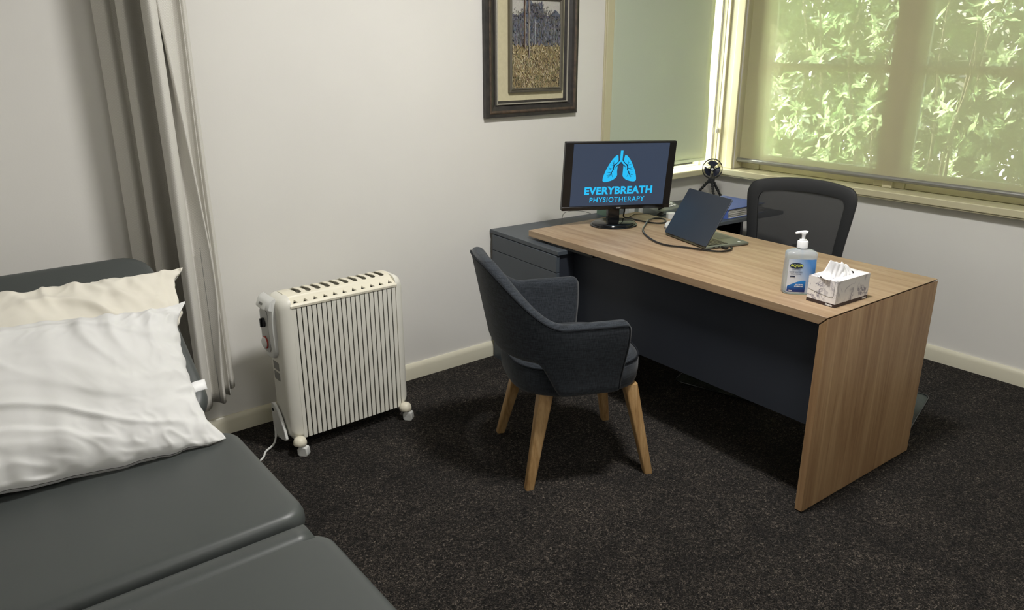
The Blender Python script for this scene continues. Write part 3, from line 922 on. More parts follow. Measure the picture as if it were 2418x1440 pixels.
def jit(c, k=10):
    j = rnd.uniform(-k, k)
    return srgb(*[max(0, min(255, q + j + rnd.uniform(-k * .4, k * .4))) for q in c])
# ground layer
GX, GY = 80, 120
for gy in range(GY + 1):
    for gx in range(GX + 1):
        vs.append((IX0 + 0.017 - cx_ + (CW + 0.002) * gx / GX, -0.0110, IZ0 + 0.017 - PZ0 + (CH + 0.002) * gy / GY))
for gy in range(GY):
    for gx in range(GX):
        u, v = (gx + .5) / GX, (gy + .5) / GY
        if v < 0.50: c = (146 + 26 * noise.noise(Vector((u * 6, v * 9, 1))), 132 + 22 * noise.noise(Vector((u * 6, v * 9, 1))), 102)
        elif v < 0.84 + 0.12 * noise.noise(Vector((u * 5, 2, 0))) + (0.14 if 0.3 < u < 0.62 else 0): c = (100 + 16 * noise.noise(Vector((u * 7, v * 5, 4))), 104, 118)
        else: c = (186, 184, 178)
        i = gy * (GX + 1) + gx
        fs.append((i, i + 1, i + GX + 2, i + GX + 1)); cols.append(jit(c, 6))
for k in range(1500):   # grass strokes
    u, v = rnd.random(), rnd.random() * 0.53
    c = rnd.choice([(164, 148, 114), (146, 128, 98), (180, 166, 132), (128, 114, 90), (156, 138, 98), (198, 186, 156), (122, 118, 88)])
    stroke(u, v, rnd.uniform(.006, .024), rnd.uniform(.0015, .0055), PI / 2 + rnd.gauss(0, .55), jit(c), 1 + k % 3)
for k in range(1400):   # forest
    u = rnd.random(); v = 0.50 + rnd.random() * (0.30 + (0.16 if 0.32 < u < 0.62 else 0.0))
    c = rnd.choice([(92, 94, 104), (108, 110, 122), (82, 82, 90), (124, 126, 136), (104, 98, 96), (90, 92, 88), (98, 102, 120)])
    stroke(u, v, rnd.uniform(.006, .026), rnd.uniform(.002, .008), PI / 2 + rnd.gauss(0, .35), jit(c), 1 + k % 3)
for k in range(260):   # leafy tops
    cu_, cv_ = rnd.choice([(.10, .80), (.20, .84), (.45, .90), (.52, .86), (.80, .80), (.88, .76), (.66, .84)])
    stroke(cu_ + rnd.gauss(0, .05), min(.99, cv_ + rnd.gauss(0, .04)), .008, .004, rnd.uniform(0, PI), jit(rnd.choice([(70, 66, 68), (86, 84, 92), (104, 100, 98)])), 3)
for (u, v0, v1, wd, c) in ((.245, .46, 1, .0075, (92, 72, 62)), (.262, .46, 1, .003, (168, 158, 148)), (.335, .36, 1, .0085, (120, 112, 106)), (.35, .40, 1, .004, (186, 182, 174)),
                           (.46, .50, .78, .003, (172, 176, 180)), (.63, .48, .90, .0035, (84, 84, 92)), (.86, .52, .78, .003, (176, 178, 176)), (.09, .5, .7, .003, (150, 150, 150)),
                           (.215, .47, .56, .006, (58, 44, 40)), (.325, .38, .48, .0055, (62, 44, 38))):
    nseg = 9
    for q in range(nseg):
        vv = v0 + (v1 - v0) * (q + .5) / nseg
        stroke(u + rnd.uniform(-.004, .004), vv, (v1 - v0) / nseg * CH * 1.4, wd * rnd.uniform(.8, 1.15), PI / 2 + rnd.uniform(-.03, .03), jit(c, 8), 4)
for k in range(10):    # scribbled mark bottom right
    stroke(.84 + k * .010, .085 + .008 * math.sin(k * 2), .010, .0012, PI / 2 + (-1) ** k * .5, srgb(60, 56, 54), 5)
me = bpy.data.meshes.new('canvas'); me.from_pydata(vs, [], fs); me.update()
ca = me.color_attributes.new('Col', 'FLOAT_COLOR', 'CORNER')
li = 0
for f, c in zip(fs, cols):
    for _ in f:
        ca.data[li].color = c; li += 1
cv = bpy.data.objects.new('canvas', me); COL.objects.link(cv); me.materials.append(M['oil']); cv.parent = pf
MB().box(IX0 + 0.01 - cx_, IX1 - 0.01 - cx_, -0.0105, -0.005, IZ0 + 0.01 - PZ0, IZ1 - 0.01 - PZ0).build('canvas_board', M['fr_brown'], pf, smooth=False)

# ================================================================== desk
DZ = 0.73
dk = empty('desk', (-1.806, -1.8605, 0.0), -0.0277, 'oak laminate office desk with waterfall end panel and dark modesty panel', 'desk')
DW, DL = 0.7306, 1.571
MB().prism([(0.0305, 0.700), (0.0015, 0.7290), (0.0030, 0.7300), (DL, 0.7300), (DL, 0.700)], 0, 0, DW).build('desktop', M['wood_y'], dk, bevel=0.0012)
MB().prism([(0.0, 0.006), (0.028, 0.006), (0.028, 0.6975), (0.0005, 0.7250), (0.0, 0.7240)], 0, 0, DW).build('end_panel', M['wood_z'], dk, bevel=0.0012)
MB().box(0.050, 0.068, 0.0285, 1.30, 0.31, 0.6995).build('modesty_panel', M['navy'], dk, smooth=False)
for x_ in (0.03, DW - 0.03):
    MB().lathe([(0.002, 0), (0.012, 0), (0.012, 0.006), (0.002, 0.006)], 14, (x_, 0.014, 0)).build('foot_glide', M['black'], dk)
MB().box(0.003, 0.50, 1.12, 1.43, 0.6885, 0.6995).build('spacer_block', M['black_matte'], dk, smooth=False)

# ================================================================== return cabinet
RZ = 0.6878
rt = empty('desk_return', (-1.782, -0.006, 0.0), -0.0661, 'graphite laminate desk return with drawers, standing along the wall beneath the monitor end', 'desk return')
RD, RLn = 0.562, 1.60
MB().box(0, RLn, -RD, 0, RZ - 0.019, RZ).build('return_top', M['graphite'], rt, bevel=0.0015)
MB().box(0.016, 0.47, -RD + 0.012, -0.026, 0.0, RZ - 0.0195).build('carcass', M['navy'], rt, bevel=0.001)
for z0, z1 in ((0.5885, RZ - 0.022), (0.343, 0.5860), (0.102, 0.3405)):
    MB().box(-0.003, 0.0155, -RD + 0.006, -0.026, z0, z1).build('drawer_front', M['graphite'], rt, bevel=0.0012)
MB().box(0.001, 0.0155, -RD + 0.006, -0.026, 0.0, 0.0995).build('plinth', M['graphite'], rt, bevel=0.001)
MB().box(RLn - 0.03, RLn - 0.008, -0.30, -0.03, 0.0, RZ - 0.0195).build('end_support', M['navy'], rt, bevel=0.001)
MB().box(0.4705, RLn - 0.0305, -0.056, -0.036, 0.30, RZ - 0.0195).build('back_panel', M['navy'], rt, smooth=False)

# ================================================================== monitor
bx, by = -1.3613, -0.4618
mo = empty('monitor', (bx, by, 0.7301), -0.4149, 'black monitor with a blue lung logo, at the wall end of the desk', 'monitor')
MW, MH = 0.5615, 0.3296
TT = 0.106
Mm = Matrix.Translation((0.010, -0.010, 0.2442)) @ Matrix.Rotation(0.0173, 4, 'Y') @ Matrix.Rotation(TT, 4, 'X')
def emis(name, col, s):
    m = bpy.data.materials.new(name); m.use_nodes = True
    N, L, b = nodes(m)
    b.inputs['Base Color'].default_value = (0.01, 0.01, 0.012, 1); b.inputs['Roughness'].default_value = 0.4; b.inputs['Specular IOR Level'].default_value = 0.25
    b.inputs['Emission Color'].default_value = col; b.inputs['Emission Strength'].default_value = s
    return m
M['scr_bg'] = emis('lit_screen_slate', srgb(56, 68, 88), 0.85)
M['scr_cyan'] = emis('lit_screen_cyan', srgb(34, 190, 246), 0.95)
M['scr_dark'] = emis('lit_screen_navy', srgb(24, 44, 74), 0.8)
M['scr_off'] = mat('dark_screen_edge', srgb(16, 17, 20), 0.3)
o = MB()
o.prism(rrect(-MW / 2, MW / 2, -MH / 2, MH / 2, 0.004, 3), 1, -0.012, 0.012)
o.xf(Mm).build('housing', M['black'], mo, bevel=0.002)
MB().prism(rrect(-0.16, 0.16, -0.11, 0.10, 0.02, 4), 1, 0.012, 0.038).xf(Mm).build('rear_cover', M['black_matte'], mo, bevel=0.006)
bz = 0.0125
SX0, SX1, SZ0, SZ1 = -MW / 2 + 0.007, MW / 2 - 0.007, -MH / 2 + 0.019, MH / 2 - 0.007
MB().box(SX0, SX1, -bz, -bz + 0.0006, SZ0, SZ1).xf(Mm).build('screen_border', M['scr_off'], mo, smooth=False)
PX = 0.0325
disp = MB().box(SX0 + PX, SX1 - PX * 0.93, -bz - 0.0005, -bz, SZ0 + 0.001, SZ1 - 0.001).xf(Mm).build('lit_screen', M['scr_bg'], mo, smooth=False)
# chin
MB().box(-MW / 2, MW / 2, -0.0145, -0.0115, -MH / 2, -MH / 2 + 0.0175).xf(Mm).build('lower_bezel', M['black_gloss'], mo, bevel=0.0015)
Tx = Mm @ Matrix.Rotation(PI / 2, 4, 'X')
M['logo_grey'] = mat('grey_print', srgb(170, 172, 174), 0.4)
text('maker_mark', 'acer', 0.0125, M['logo_grey'], mo, Mm @ Matrix.Translation((0.010, -0.0150, -MH / 2 + 0.0052)) @ Matrix.Rotation(PI / 2, 4, 'X'), 0.0002, 0.0004, shear=0.2)
ly = -bz - 0.0010
def onscr(x_, z_, dy=0):
    return Mm @ Matrix.Translation((x_, ly - dy, z_)) @ Matrix.Rotation(PI / 2, 4, 'X')
def fit_text(name, body, width, height, x_, z_, m, off, par, spacing=1.0, mtxf=onscr, dy=0):
    o = text(name, body, 1.0, m, par, Matrix.Identity(4), 0.0, off / height, spacing=spacing)
    xs = [q.co.x for q in o.data.vertices]; ys_ = [q.co.y for q in o.data.vertices]
    sx = width / (max(xs) - min(xs)); sy = height / (max(ys_) - min(ys_))
    o.data.transform(mtxf(x_, z_, dy) @ Matrix.Diagonal((sx, sy, 1, 1)) @ Matrix.Translation((-(max(xs) + min(xs)) / 2, -min(ys_), 0)))
    return o
fit_text('screen_lettering', 'EVERYBREATH', 0.350, 0.0385, 0.003, -0.0885, M['scr_cyan'], 0.0016, disp, 1.08)
fit_text('screen_lettering', 'PHYSIOTHERAPY', 0.284, 0.0250, 0.000, -0.1270, M['scr_cyan'], 0.00035, disp, 1.12)
# lungs, traced at their size on the screen (local x, z in metres)
def flat(name, polys, m, dy, par):
    o = MB()
    for pl in polys:
        vv = [o.bm.verts.new(Mm @ Vector((x_, ly - dy, z_))) for x_, z_ in pl]
        o.bm.faces.new(vv)
    bmesh.ops.triangulate(o.bm, faces=o.bm.faces[:])
    return o.build(name, m, par, smooth=False)
lz = 0.012; lx = 0.001
def cl(pts, n=5):
    q = catmull([(a, b_, 0) for a, b_ in pts + pts[:1]], n)
    return [(a.x, a.y) for a in q[:-1]]
left_l = [(-0.017, 0.083), (-0.014, 0.060), (-0.015, 0.030), (-0.016, 0.000), (-0.014, -0.022), (-0.020, -0.036), (-0.038, -0.050), (-0.068, -0.059), (-0.083, -0.056), (-0.086, -0.043), (-0.080, -0.014), (-0.068, 0.018), (-0.050, 0.054), (-0.034, 0.076), (-0.023, 0.085)]
def place(pts, k=1.0): return [(lx + a * k, 0.0256 + b_ * 0.895) for a, b_ in pts]
LL = place(cl(left_l)); RR = place(cl([(-a, b_) for a, b_ in left_l]))
flat('lung_shape', [LL], M['scr_cyan'], 0.0001, disp)
flat('lung_shape', [RR[::-1]], M['scr_cyan'], 0.0001, disp)
def strip(pts, w0, w1):
    pts = [Vector((a, b_, 0)) for a, b_ in pts]
    Ls, Rs = [], []
    for i, q in enumerate(pts):
        t = (pts[min(i + 1, len(pts) - 1)] - pts[max(i - 1, 0)]).normalized()
        w_ = (w0 + (w1 - w0) * i / (len(pts) - 1)) / 2
        Ls.append((q.x - t.y * w_, q.y + t.x * w_)); Rs.append((q.x + t.y * w_, q.y - t.x * w_))
    return [[Ls[i], Ls[i + 1], Rs[i + 1], Rs[i]] for i in range(len(pts) - 1)]
def strips(lst):
    P_ = []
    for pts, w0, w1 in lst:
        P_ += strip([(a.x, a.y) for a in catmull([(x_, z_, 0) for x_, z_ in place(pts)], 4)], w0, w1)
    return P_
dk_, cy_ = [], []
for s in (-1, 1):
    f = lambda pts: [(s * a, b_) for a, b_ in pts]
    dk_ += [(f([(0.004, 0.052), (0.016, 0.038), (0.030, 0.026), (0.034, 0.010)]), 0.017, 0.013),
            (f([(0.028, 0.026), (0.036, 0.008), (0.044, -0.008), (0.052, -0.026), (0.058, -0.036)]), 0.0055, 0.0012),
            (f([(0.034, 0.030), (0.037, 0.042), (0.036, 0.056)]), 0.004, 0.001), (f([(0.036, 0.040), (0.044, 0.048)]), 0.0025, 0.0008),
            (f([(0.032, 0.030), (0.046, 0.033), (0.054, 0.037)]), 0.003, 0.0008),
            (f([(0.036, 0.012), (0.050, 0.014), (0.062, 0.020)]), 0.004, 0.0008), (f([(0.046, 0.013), (0.055, 0.007), (0.064, 0.006)]), 0.0025, 0.0008),
            (f([(0.042, -0.004), (0.054, -0.008), (0.066, -0.006)]), 0.003, 0.0008), (f([(0.046, -0.012), (0.060, -0.022), (0.068, -0.022)]), 0.0028, 0.0008),
            (f([(0.044, -0.008), (0.040, -0.024), (0.036, -0.034)]), 0.003, 0.0008), (f([(0.052, -0.024), (0.064, -0.034)]), 0.002, 0.0008)]
    cy_ += [(f([(0.0, 0.058), (0.014, 0.040), (0.028, 0.026), (0.031, 0.010)]), 0.0095, 0.0055)]
flat('airway_lines', strips(dk_), M['scr_dark'], 0.0003, disp)
flat('windpipe', strips([([(0.0, 0.110), (0.0, 0.080), (0.0, 0.055)], 0.013, 0.012)] + cy_), M['scr_cyan'], 0.0005, disp)
# stand
MB().prism([(-0.030, 0.012), (0.030, 0.012), (0.030, 0.10), (-0.030, 0.10)], 1, -0.012, 0.018).xf(rotmat(rx=0.0, t=(0.0, 0.014, 0))).build('stand_neck', M['black_gloss'], mo, bevel=0.004)
MB().lathe([(0.002, 0.0), (0.115, 0.0), (0.118, 0.003), (0.117, 0.006), (0.112, 0.0075), (0.108, 0.008), (0.107, 0.014), (0.100, 0.018), (0.002, 0.0185)], 64, sy=0.87).build('stand_base', M['black_gloss'], mo, angle=50)

# ================================================================== laptop
LA = 1.0132; LYAW = 0.2647
lt = empty('laptop', (-1.3277, -0.7614, 0.7301), -LYAW, 'half-closed dark slate laptop on the desk with its lid towards the visitor', 'laptop')
# local x = towards keyboard front, local y = along hinge (0 .. -0.312)
LW, LD = 0.312, 0.231
M['slate'] = mottled('slate_grey_aluminium', srgb(66, 72, 82), srgb(62, 68, 78), 4, 0.38, Metallic=0.4)
M['laptop_deck'] = mottled('grey_green_aluminium', srgb(112, 118, 108), srgb(108, 114, 104), 4, 0.4, Metallic=0.3)
MB().prism(rrect(0.0, LD, -LW, 0.0, 0.008, 4), 2, 0.003, 0.013).build('base', M['laptop_deck'], lt, bevel=0.002)
MB().prism(rrect(0.01, LD - 0.01, -LW + 0.01, -0.01, 0.008, 4), 2, 0.0, 0.0035).build('underside', M['black_matte'], lt, smooth=False)
kb = MB().prism(rrect(0.030, 0.130, -LW + 0.018, -0.018, 0.003, 3), 2, 0.0130, 0.0133).build('keyboard', M['black_matte'], lt, smooth=False)
for r_ in range(6):
    for c_ in range(14):
        if r_ == 5 and 4 <= c_ <= 8: continue
        y0 = -LW + 0.021 + c_ * 0.0194; x0_ = 0.0325 + r_ * 0.0163
        MB().box(x0_, x0_ + 0.0135, y0, y0 + 0.0165, 0.0133, 0.0147).build('key', M['black'], kb, bevel=0.0006, seg=1)
MB().box(0.1140, 0.1275, -LW + 0.021 + 4 * 0.0194, -LW + 0.021 + 9 * 0.0194 - 0.003, 0.0133, 0.0147).build('space_bar', M['black'], kb, bevel=0.0006, seg=1)
MB().prism(rrect(0.142, 0.212, -LW / 2 - 0.055, -LW / 2 + 0.055, 0.004, 3), 2, 0.0130, 0.0133).build('touchpad', M['slate'], lt, smooth=False)
MB().box(0.190, 0.202, -LW + 0.022, -LW + 0.034, 0.0130, 0.0133).build('sticker', M['tag'], lt, smooth=False)
Ml = Matrix.Translation((0.0, 0, 0.0125)) @ Matrix.Rotation(-LA, 4, 'Y')
lid = MB().prism(rrect(0.0, LD, -LW, 0.0, 0.007, 4), 2, 0.0, 0.0055).xf(Ml).build('lid', M['slate'], lt, bevel=0.0015)
MB().prism(rrect(0.010, LD - 0.006, -LW + 0.006, -0.006, 0.004, 3), 2, -0.0006, -0.0001).xf(Ml).build('laptop_screen', M['scr_off'], lid, smooth=False)
for y_ in (-LW + 0.05, -0.05):
    MB().tube([(0.003, y_ - 0.025, 0.012), (0.003, y_ + 0.025, 0.012)], 0.0045, 10).build('hinge', M['black_matte'], lt)
for x_ in (0.035, 0.060):
    MB().box(x_, x_ + 0.012, -LW - 0.0002, -LW + 0.001, 0.006, 0.0105).build('port', M['dark_gap'], lt, smooth=False)

# ================================================================== cables on the desk
def cable(name, pts, r, m, label, plug=None):
    p0 = Vector(pts[0])
    root = empty(name, p0, 0, label, 'cable')
    q = [Vector(a) - p0 for a in pts]
    MB().tube(catmull(q, 7), r, 8).build('cable_sheath', m, root)
    return root, p0
hd = [(-1.245, -0.420, 0.895), (-1.240, -0.416, 0.84), (-1.224, -0.40, 0.775), (-1.207, -0.382, 0.7375), (-1.200, -0.42, 0.7362), (-1.209, -0.47, 0.7362), (-1.205, -0.535, 0.7362), (-1.183, -0.590, 0.7362), (-1.145, -0.600, 0.7362),
      (-1.102, -0.570, 0.7362), (-1.085, -0.530, 0.7362), (-1.110, -0.505, 0.737), (-1.150, -0.515, 0.739), (-1.205, -0.545, 0.7440), (-1.275, -0.590, 0.7395), (-1.345, -0.640, 0.7362), (-1.421, -0.729, 0.7362),
      (-1.478, -0.835, 0.7362), (-1.490, -0.912, 0.7362), (-1.458, -0.988, 0.7362), (-1.429, -1.068, 0.7362), (-1.403, -1.122, 0.7362), (-1.360, -1.140, 0.7365), (-1.318, -1.128, 0.7372), (-1.300, -1.108, 0.7375)]
rt_, p0 = cable('video_cable', hd, 0.0039, M['black'], 'thick black cable looping over the desk from the monitor to the laptop', None)
# plug seated in the laptop's side
dirp = Vector((math.sin(LYAW), math.cos(LYAW), 0))
a_ = Vector((-1.3277, -0.7614, 0.7378)) + Vector((math.cos(LYAW), -math.sin(LYAW), 0)) * 0.086 - dirp * (LW + 0.0005)
MB().box(-0.0085, 0.0085, -0.030, 0.0, -0.0045, 0.0045).xf(Matrix.Translation(a_ - p0) @ Matrix.Rotation(-LYAW, 4, 'Z')).build('plug', M['black_matte'], rt_, bevel=0.0015)
cable('thin_cable', [(-1.20, -0.40, 0.7325), (-1.13, -0.37, 0.7325), (-1.09, -0.36, 0.7325), (-1.03, -0.395, 0.7325), (-1.00, -0.44, 0.7325)], 0.0018, M['black_matte'], 'thin dark lead behind the monitor stand on the desk')
cable('thin_cable', [(-1.405, -0.130, RZ + 0.0016), (-1.372, -0.096, 0.712), (-1.330, -0.066, 0.722), (-1.270, -0.050, 0.722), (-1.20, -0.055, 0.714), (-1.15, -0.056, 0.700), (-1.125, -0.058, 0.690)], 0.0017, M['heater_grey'], 'thin grey lead arching over the return top behind the monitor')

# ================================================================== mouse and adapter behind the laptop
ms_ = empty('computer_mouse', (-1.178, -0.674, 0.7301), 0.25, 'pale grey mouse partly hidden behind the laptop lid', 'mouse')
o = MB(); rows = []
for i in range(9):
    t = i / 8; zz = 0.024 * math.sin(t * PI / 2) ; s_ = math.cos(t * PI / 2) ** 0.6
    rows.append([Vector((0.052 * max(s_, .03) * math.cos(2 * PI * k / 24), 0.030 * max(s_, .03) * math.sin(2 * PI * k / 24), 0.006 + zz)) for k in range(24)])
o.grid(rows, close_u=True, caps=True).build('shell', M['heater_white'], ms_, angle=60)
MB().lathe([(0.002, 0), (1.0, 0.0), (1.0, 0.0075), (0.002, 0.008)], 24).xf(Matrix.Diagonal((0.0525, 0.0305, 1, 1))).build('underside', M['heater_grey'], ms_)
ad = empty('power_adapter', (-0.985, -0.505, RZ + 0.0001), -0.45, 'white adapter block standing at the far desk edge behind the laptop', 'adapter')
MB().box(-0.022, 0.022, -0.016, 0.016, 0.0, 0.062).build('adapter_body', M['heater_white'], ad, bevel=0.004, seg=3)
wbx = empty('small_box', (-0.965, -0.195, RZ + 0.0001), -0.15, 'small white box under the right half of the monitor', 'box')
MB().box(-0.020, 0.020, -0.020, 0.020, 0.0, 0.055).build('carton', M['heater_white'], wbx, bevel=0.002)
wb2 = empty('small_box', (-0.930, -0.245, RZ + 0.0001), 0.1, 'narrow white box beside the desk phone', 'box')
MB().box(-0.005, 0.005, -0.012, 0.012, 0.0, 0.050).build('carton', M['heater_white'], wb2, bevel=0.002)
M['sagebox'] = mat('sage_green_card', srgb(104, 128, 112), 0.6)
gb = empty('document_tray', (-1.070, -0.125, RZ + 0.0001), -0.066, 'low sage green tray on the return behind the monitor stand', 'tray')
o = MB(); o.box(-0.03, 0.05, -0.05, 0.05, 0, 0.004); o.box(-0.03, 0.05, -0.05, -0.046, 0.004, 0.035); o.box(-0.03, 0.05, 0.046, 0.05, 0.004, 0.035); o.box(-0.03, -0.026, -0.046, 0.046, 0.004, 0.035); o.box(0.046, 0.05, -0.046, 0.046, 0.004, 0.035)
o.build('tray_body', M['sagebox'], gb, smooth=False)

# ================================================================== desk phone
ph = empty('desk_phone', (-0.770, -0.215, RZ + 0.0001), 0.10, 'grey desk telephone with dark handset on the return, right of the monitor', 'telephone')
M['phone'] = mottled('phone_grey_plastic', srgb(124, 130, 124), srgb(118, 124, 118), 5, 0.5)
MB().prism([(-0.10, 0.0), (0.09, 0.0), (0.09, 0.072), (0.06, 0.074), (-0.10, 0.022)], 0, -0.125, 0.10).build('phone_body', M['phone'], ph, bevel=0.004, seg=3)
sl_ = math.atan2(0.052, 0.16)
Mk = Matrix.Translation((0, -0.10, 0.0225)) @ Matrix.Rotation(sl_, 4, 'X')
for r_ in range(4):
    for c_ in range(3):
        MB().box(0.005 + c_ * 0.026, 0.022 + c_ * 0.026, 0.020 + r_ * 0.022, 0.033 + r_ * 0.022, 0.0, 0.0045).xf(Mk).build('key', M['heater_white'], ph, bevel=0.001, seg=1)
MB().box(0.0, 0.085, 0.118, 0.150, 0.0, 0.004).xf(Mk).build('display', M['black_gloss'], ph, smooth=False)
hs = MB()
hs.tube(catmull([(-0.090, 0.005, 0.018), (-0.090, 0.03, 0.032), (-0.090, 0.085, 0.036), (-0.090, 0.14, 0.032), (-0.090, 0.165, 0.018)], 6), 0.017, 12, rf=lambda t: 1.25 - 0.5 * math.sin(t * PI))
hs.xf(Mk).build('handset', M['black_matte'], ph)
MB().tube([(-0.075 + 0.012 * math.cos(k * 0.9) - k * 0.0012, -0.095 - k * 0.0005 + 0.012 * math.sin(k * 0.9), 0.015 + 0.0035 * math.sin(k * .3)) for k in range(60)], 0.0018, 6).build('coiled_cord', M['black'], ph)

# ================================================================== ring binder
bi = empty('ring_binder', (-0.655, -0.615, RZ + 0.0001), -0.03, 'thick blue ring binder stuffed with papers, lying on the return beside the office chair', 'binder')
M['blue'] = mottled('blue_binder_vinyl', srgb(82, 106, 178), srgb(76, 100, 170), 6, 0.45)
M['paper'] = mottled('paper_stack', srgb(222, 220, 216), srgb(196, 194, 192), 8, 0.8)
MB().box(0, 0.32, 0, 0.285, 0, 0.003).build('lower_cover', M['blue'], bi, bevel=0.001)
MB().box(0, 0.32, 0, 0.285, 0.050, 0.053).build('upper_cover', M['blue'], bi, bevel=0.001)
MB().box(0, 0.003, 0, 0.285, 0.0031, 0.0499).build('spine', M['blue'], bi, smooth=False)
o = MB()
rnd = random.Random(2)
for k in range(13):
    z_ = 0.0032 + k * 0.0033
    o.box(0.012 + rnd.uniform(0, .006), 0.300 + rnd.uniform(0, .012), 0.004 + rnd.uniform(0, .008), 0.275, z_, z_ + 0.0026)
o.build('papers', M['paper'], bi, smooth=False)
pf2 = MB()
rows = []
for i in range(9):
    a = PI * i / 8
    rows.append([Vector((0.015 - 0.008 * math.sin(a), y_, 0.024 + 0.012 * math.cos(a))) for y_ in (0.002, 0.10, 0.2, 0.27)])
pf2.grid(rows).build('plastic_sleeves', M['heater_white'], bi)

# ================================================================== clip fan
fn = empty('desk_fan', (-0.225, -0.165, RZ), 0, 'small black round fan on bendy tripod legs in the window corner', 'fan')
face = (CAM - Vector((-0.225, -0.165, 0.86))); face.z = 0
fy = math.atan2(face.x, -face.y)
hc = Vector((0, 0, 0.178))
Mf = Matrix.Translation(hc) @ Matrix.Rotation(fy, 4, 'Z') @ Matrix.Rotation(math.radians(0), 4, 'X')
def circ(r, y_, n=48, c=(0, 0)): return [(c[0] + r * math.cos(2 * PI * k / n), y_, c[1] + r * math.sin(2 * PI * k / n)) for k in range(n)]
cg = MB()
R_ = 0.058
cg.tube(circ(R_, -0.012), 0.0022, 6, closed=True)
cg.tube(circ(R_, 0.012), 0.0022, 6, closed=True)
for k in range(36):
    a = 2 * PI * k / 36
    c_, s_ = math.cos(a), math.sin(a)
    cg.tube([(R_ * c_, -0.012, R_ * s_), (0.045 * c_, -0.019, 0.045 * s_), (0.012 * c_, -0.020, 0.012 * s_)], 0.0008, 4)
    cg.tube([(R_ * c_, 0.012, R_ * s_), (0.045 * c_, 0.019, 0.045 * s_), (0.014 * c_, 0.020, 0.014 * s_)], 0.0007, 4)
    cg.tube([(R_ * c_, -0.012, R_ * s_), (R_ * c_, 0.012, R_ * s_)], 0.0006, 4)
cg.xf(Mf).build('cage', M['black'], fn)
MB().lathe([(0.001, -0.004), (0.008, -0.003), (0.0085, 0.0), (0.001, 0.0005)], 16).xf(Mf @ Matrix.Translation((0, -0.021, 0)) @ Matrix.Rotation(PI / 2, 4, 'X')).build('centre_cap', M['heater_white'], fn)
M['blade'] = mat('navy_blade_plastic', srgb(52, 58, 82), 0.35)
bl = MB()
for k in range(3):
    rows = []
    for i in range(7):
        r_ = 0.012 + 0.036 * i / 6
        wv_ = (0.62 + 0.20 * i / 6)
        a0 = 2 * PI * k / 3 + PI / 2
        rows.append([Vector((r_ * math.cos(a0 + t * wv_), 0.008 * t, r_ * math.sin(a0 + t * wv_))) for t in (-1, -.5, 0, .5, 1)])
    bl.grid(rows)
b_ = bl.xf(Mf).build('blades', M['blade'], fn)
sl = b_.modifiers.new('s', 'SOLIDIFY'); sl.thickness = 0.0012
MB().tube([(0, -0.014, 0), (0, 0.019, 0)], 0.014, 18).xf(Mf).build('motor_hub', M['black'], fn)
MB().box(-0.020, 0.020, -0.016, 0.016, -0.086, -0.055).xf(Mf).build('neck', M['black_matte'], fn, bevel=0.003)
for k, (ex, ey) in enumerate(((-0.070, 0.010), (0.030, -0.075), (0.045, 0.050))):
    pts = []
    for i in range(30):
        t = i / 29
        pts.append((ex * (0.15 + 0.85 * t), ey * (0.15 + 0.85 * t), 0.106 * (1 - t) ** 0.9 + 0.007))
    lg = MB()
    pass
legs = [(-0.062, 0.070), (-0.030, -0.052), (0.052, -0.042)]
for ex, ey in legs:
    pts = [(ex * (0.12 + 0.88 * i / 39), ey * (0.12 + 0.88 * i / 39), 0.102 * (1 - i / 39) + 0.008) for i in range(40)]
    MB().tube(pts, 0.0080, 10, rf=lambda t: 1.0 + 0.18 * math.sin(t * 2 * PI * 7)).build('leg', M['black_matte'], fn)

# ================================================================== sanitiser bottle
sb_ = empty('hand_sanitiser', (-1.635, -1.640, DZ + 0.0001), -math.radians(44.5), 'clear pump bottle of blue-labelled hand sanitiser beside the tissue box', 'bottle')
gelm = bpy.data.materials.new('clear_gel_bottle'); gelm.use_nodes = True
N, L, b = nodes(gelm)
b.inputs['Base Color'].default_value = srgb(222, 236, 248); b.inputs['Roughness'].default_value = 0.10
b.inputs['Transmission Weight'].default_value = 0.72; b.inputs['IOR'].default_value = 1.36
def bottle_rows(k=1.0):
    prof = [(0.050, 0.030, 0.0), (0.0535, 0.033, 0.003), (0.0545, 0.034, 0.010), (0.055, 0.034, 0.06), (0.0525, 0.033, 0.12), (0.0535, 0.033, 0.140), (0.0525, 0.032, 0.146), (0.047, 0.029, 0.151), (0.035, 0.022, 0.155), (0.020, 0.018, 0.158), (0.0145, 0.0145, 0.160), (0.0145, 0.0145, 0.168)]
    rows = []
    for a, c_, z_ in prof:
        r_ = []
        for q in range(40):
            t = 2 * PI * q / 40
            e = 0.62 if a > 0.03 else 1.0
            cx2, sy2 = math.cos(t), math.sin(t)
            r_.append(Vector((k * a * abs(cx2) ** e * (1 if cx2 >= 0 else -1), k * c_ * abs(sy2) ** e * (1 if sy2 >= 0 else -1), z_)))
        rows.append(r_)
    return rows
MB().grid(bottle_rows(), close_u=True, caps=True).build('bottle_body', gelm, sb_, angle=60)
M['whitep'] = mat('white_plastic', srgb(240, 241, 242), 0.3)
MB().lathe([(0.002, 0.163), (0.0185, 0.163), (0.0185, 0.184), (0.017, 0.187), (0.0125, 0.188), (0.0125, 0.192), (0.002, 0.192)], 32).build('pump_collar', M['whitep'], sb_, angle=50)
MB().lathe([(0.002, 0.190), (0.0055, 0.190), (0.0058, 0.205), (0.0085, 0.213), (0.0085, 0.2155), (0.002, 0.2165)], 20).build('pump_stem', M['whitep'], sb_, angle=60)
MB().tube(catmull([(0.012, -0.002, 0.2165), (0.006, 0.0, 0.2185), (-0.006, 0.002, 0.2175), (-0.018, 0.003, 0.2155), (-0.027, 0.003, 0.212)], 6), 0.0052, 12, rf=lambda t: 1.15 - 0.35 * t).build('pump_nozzle', M['whitep'], sb_)
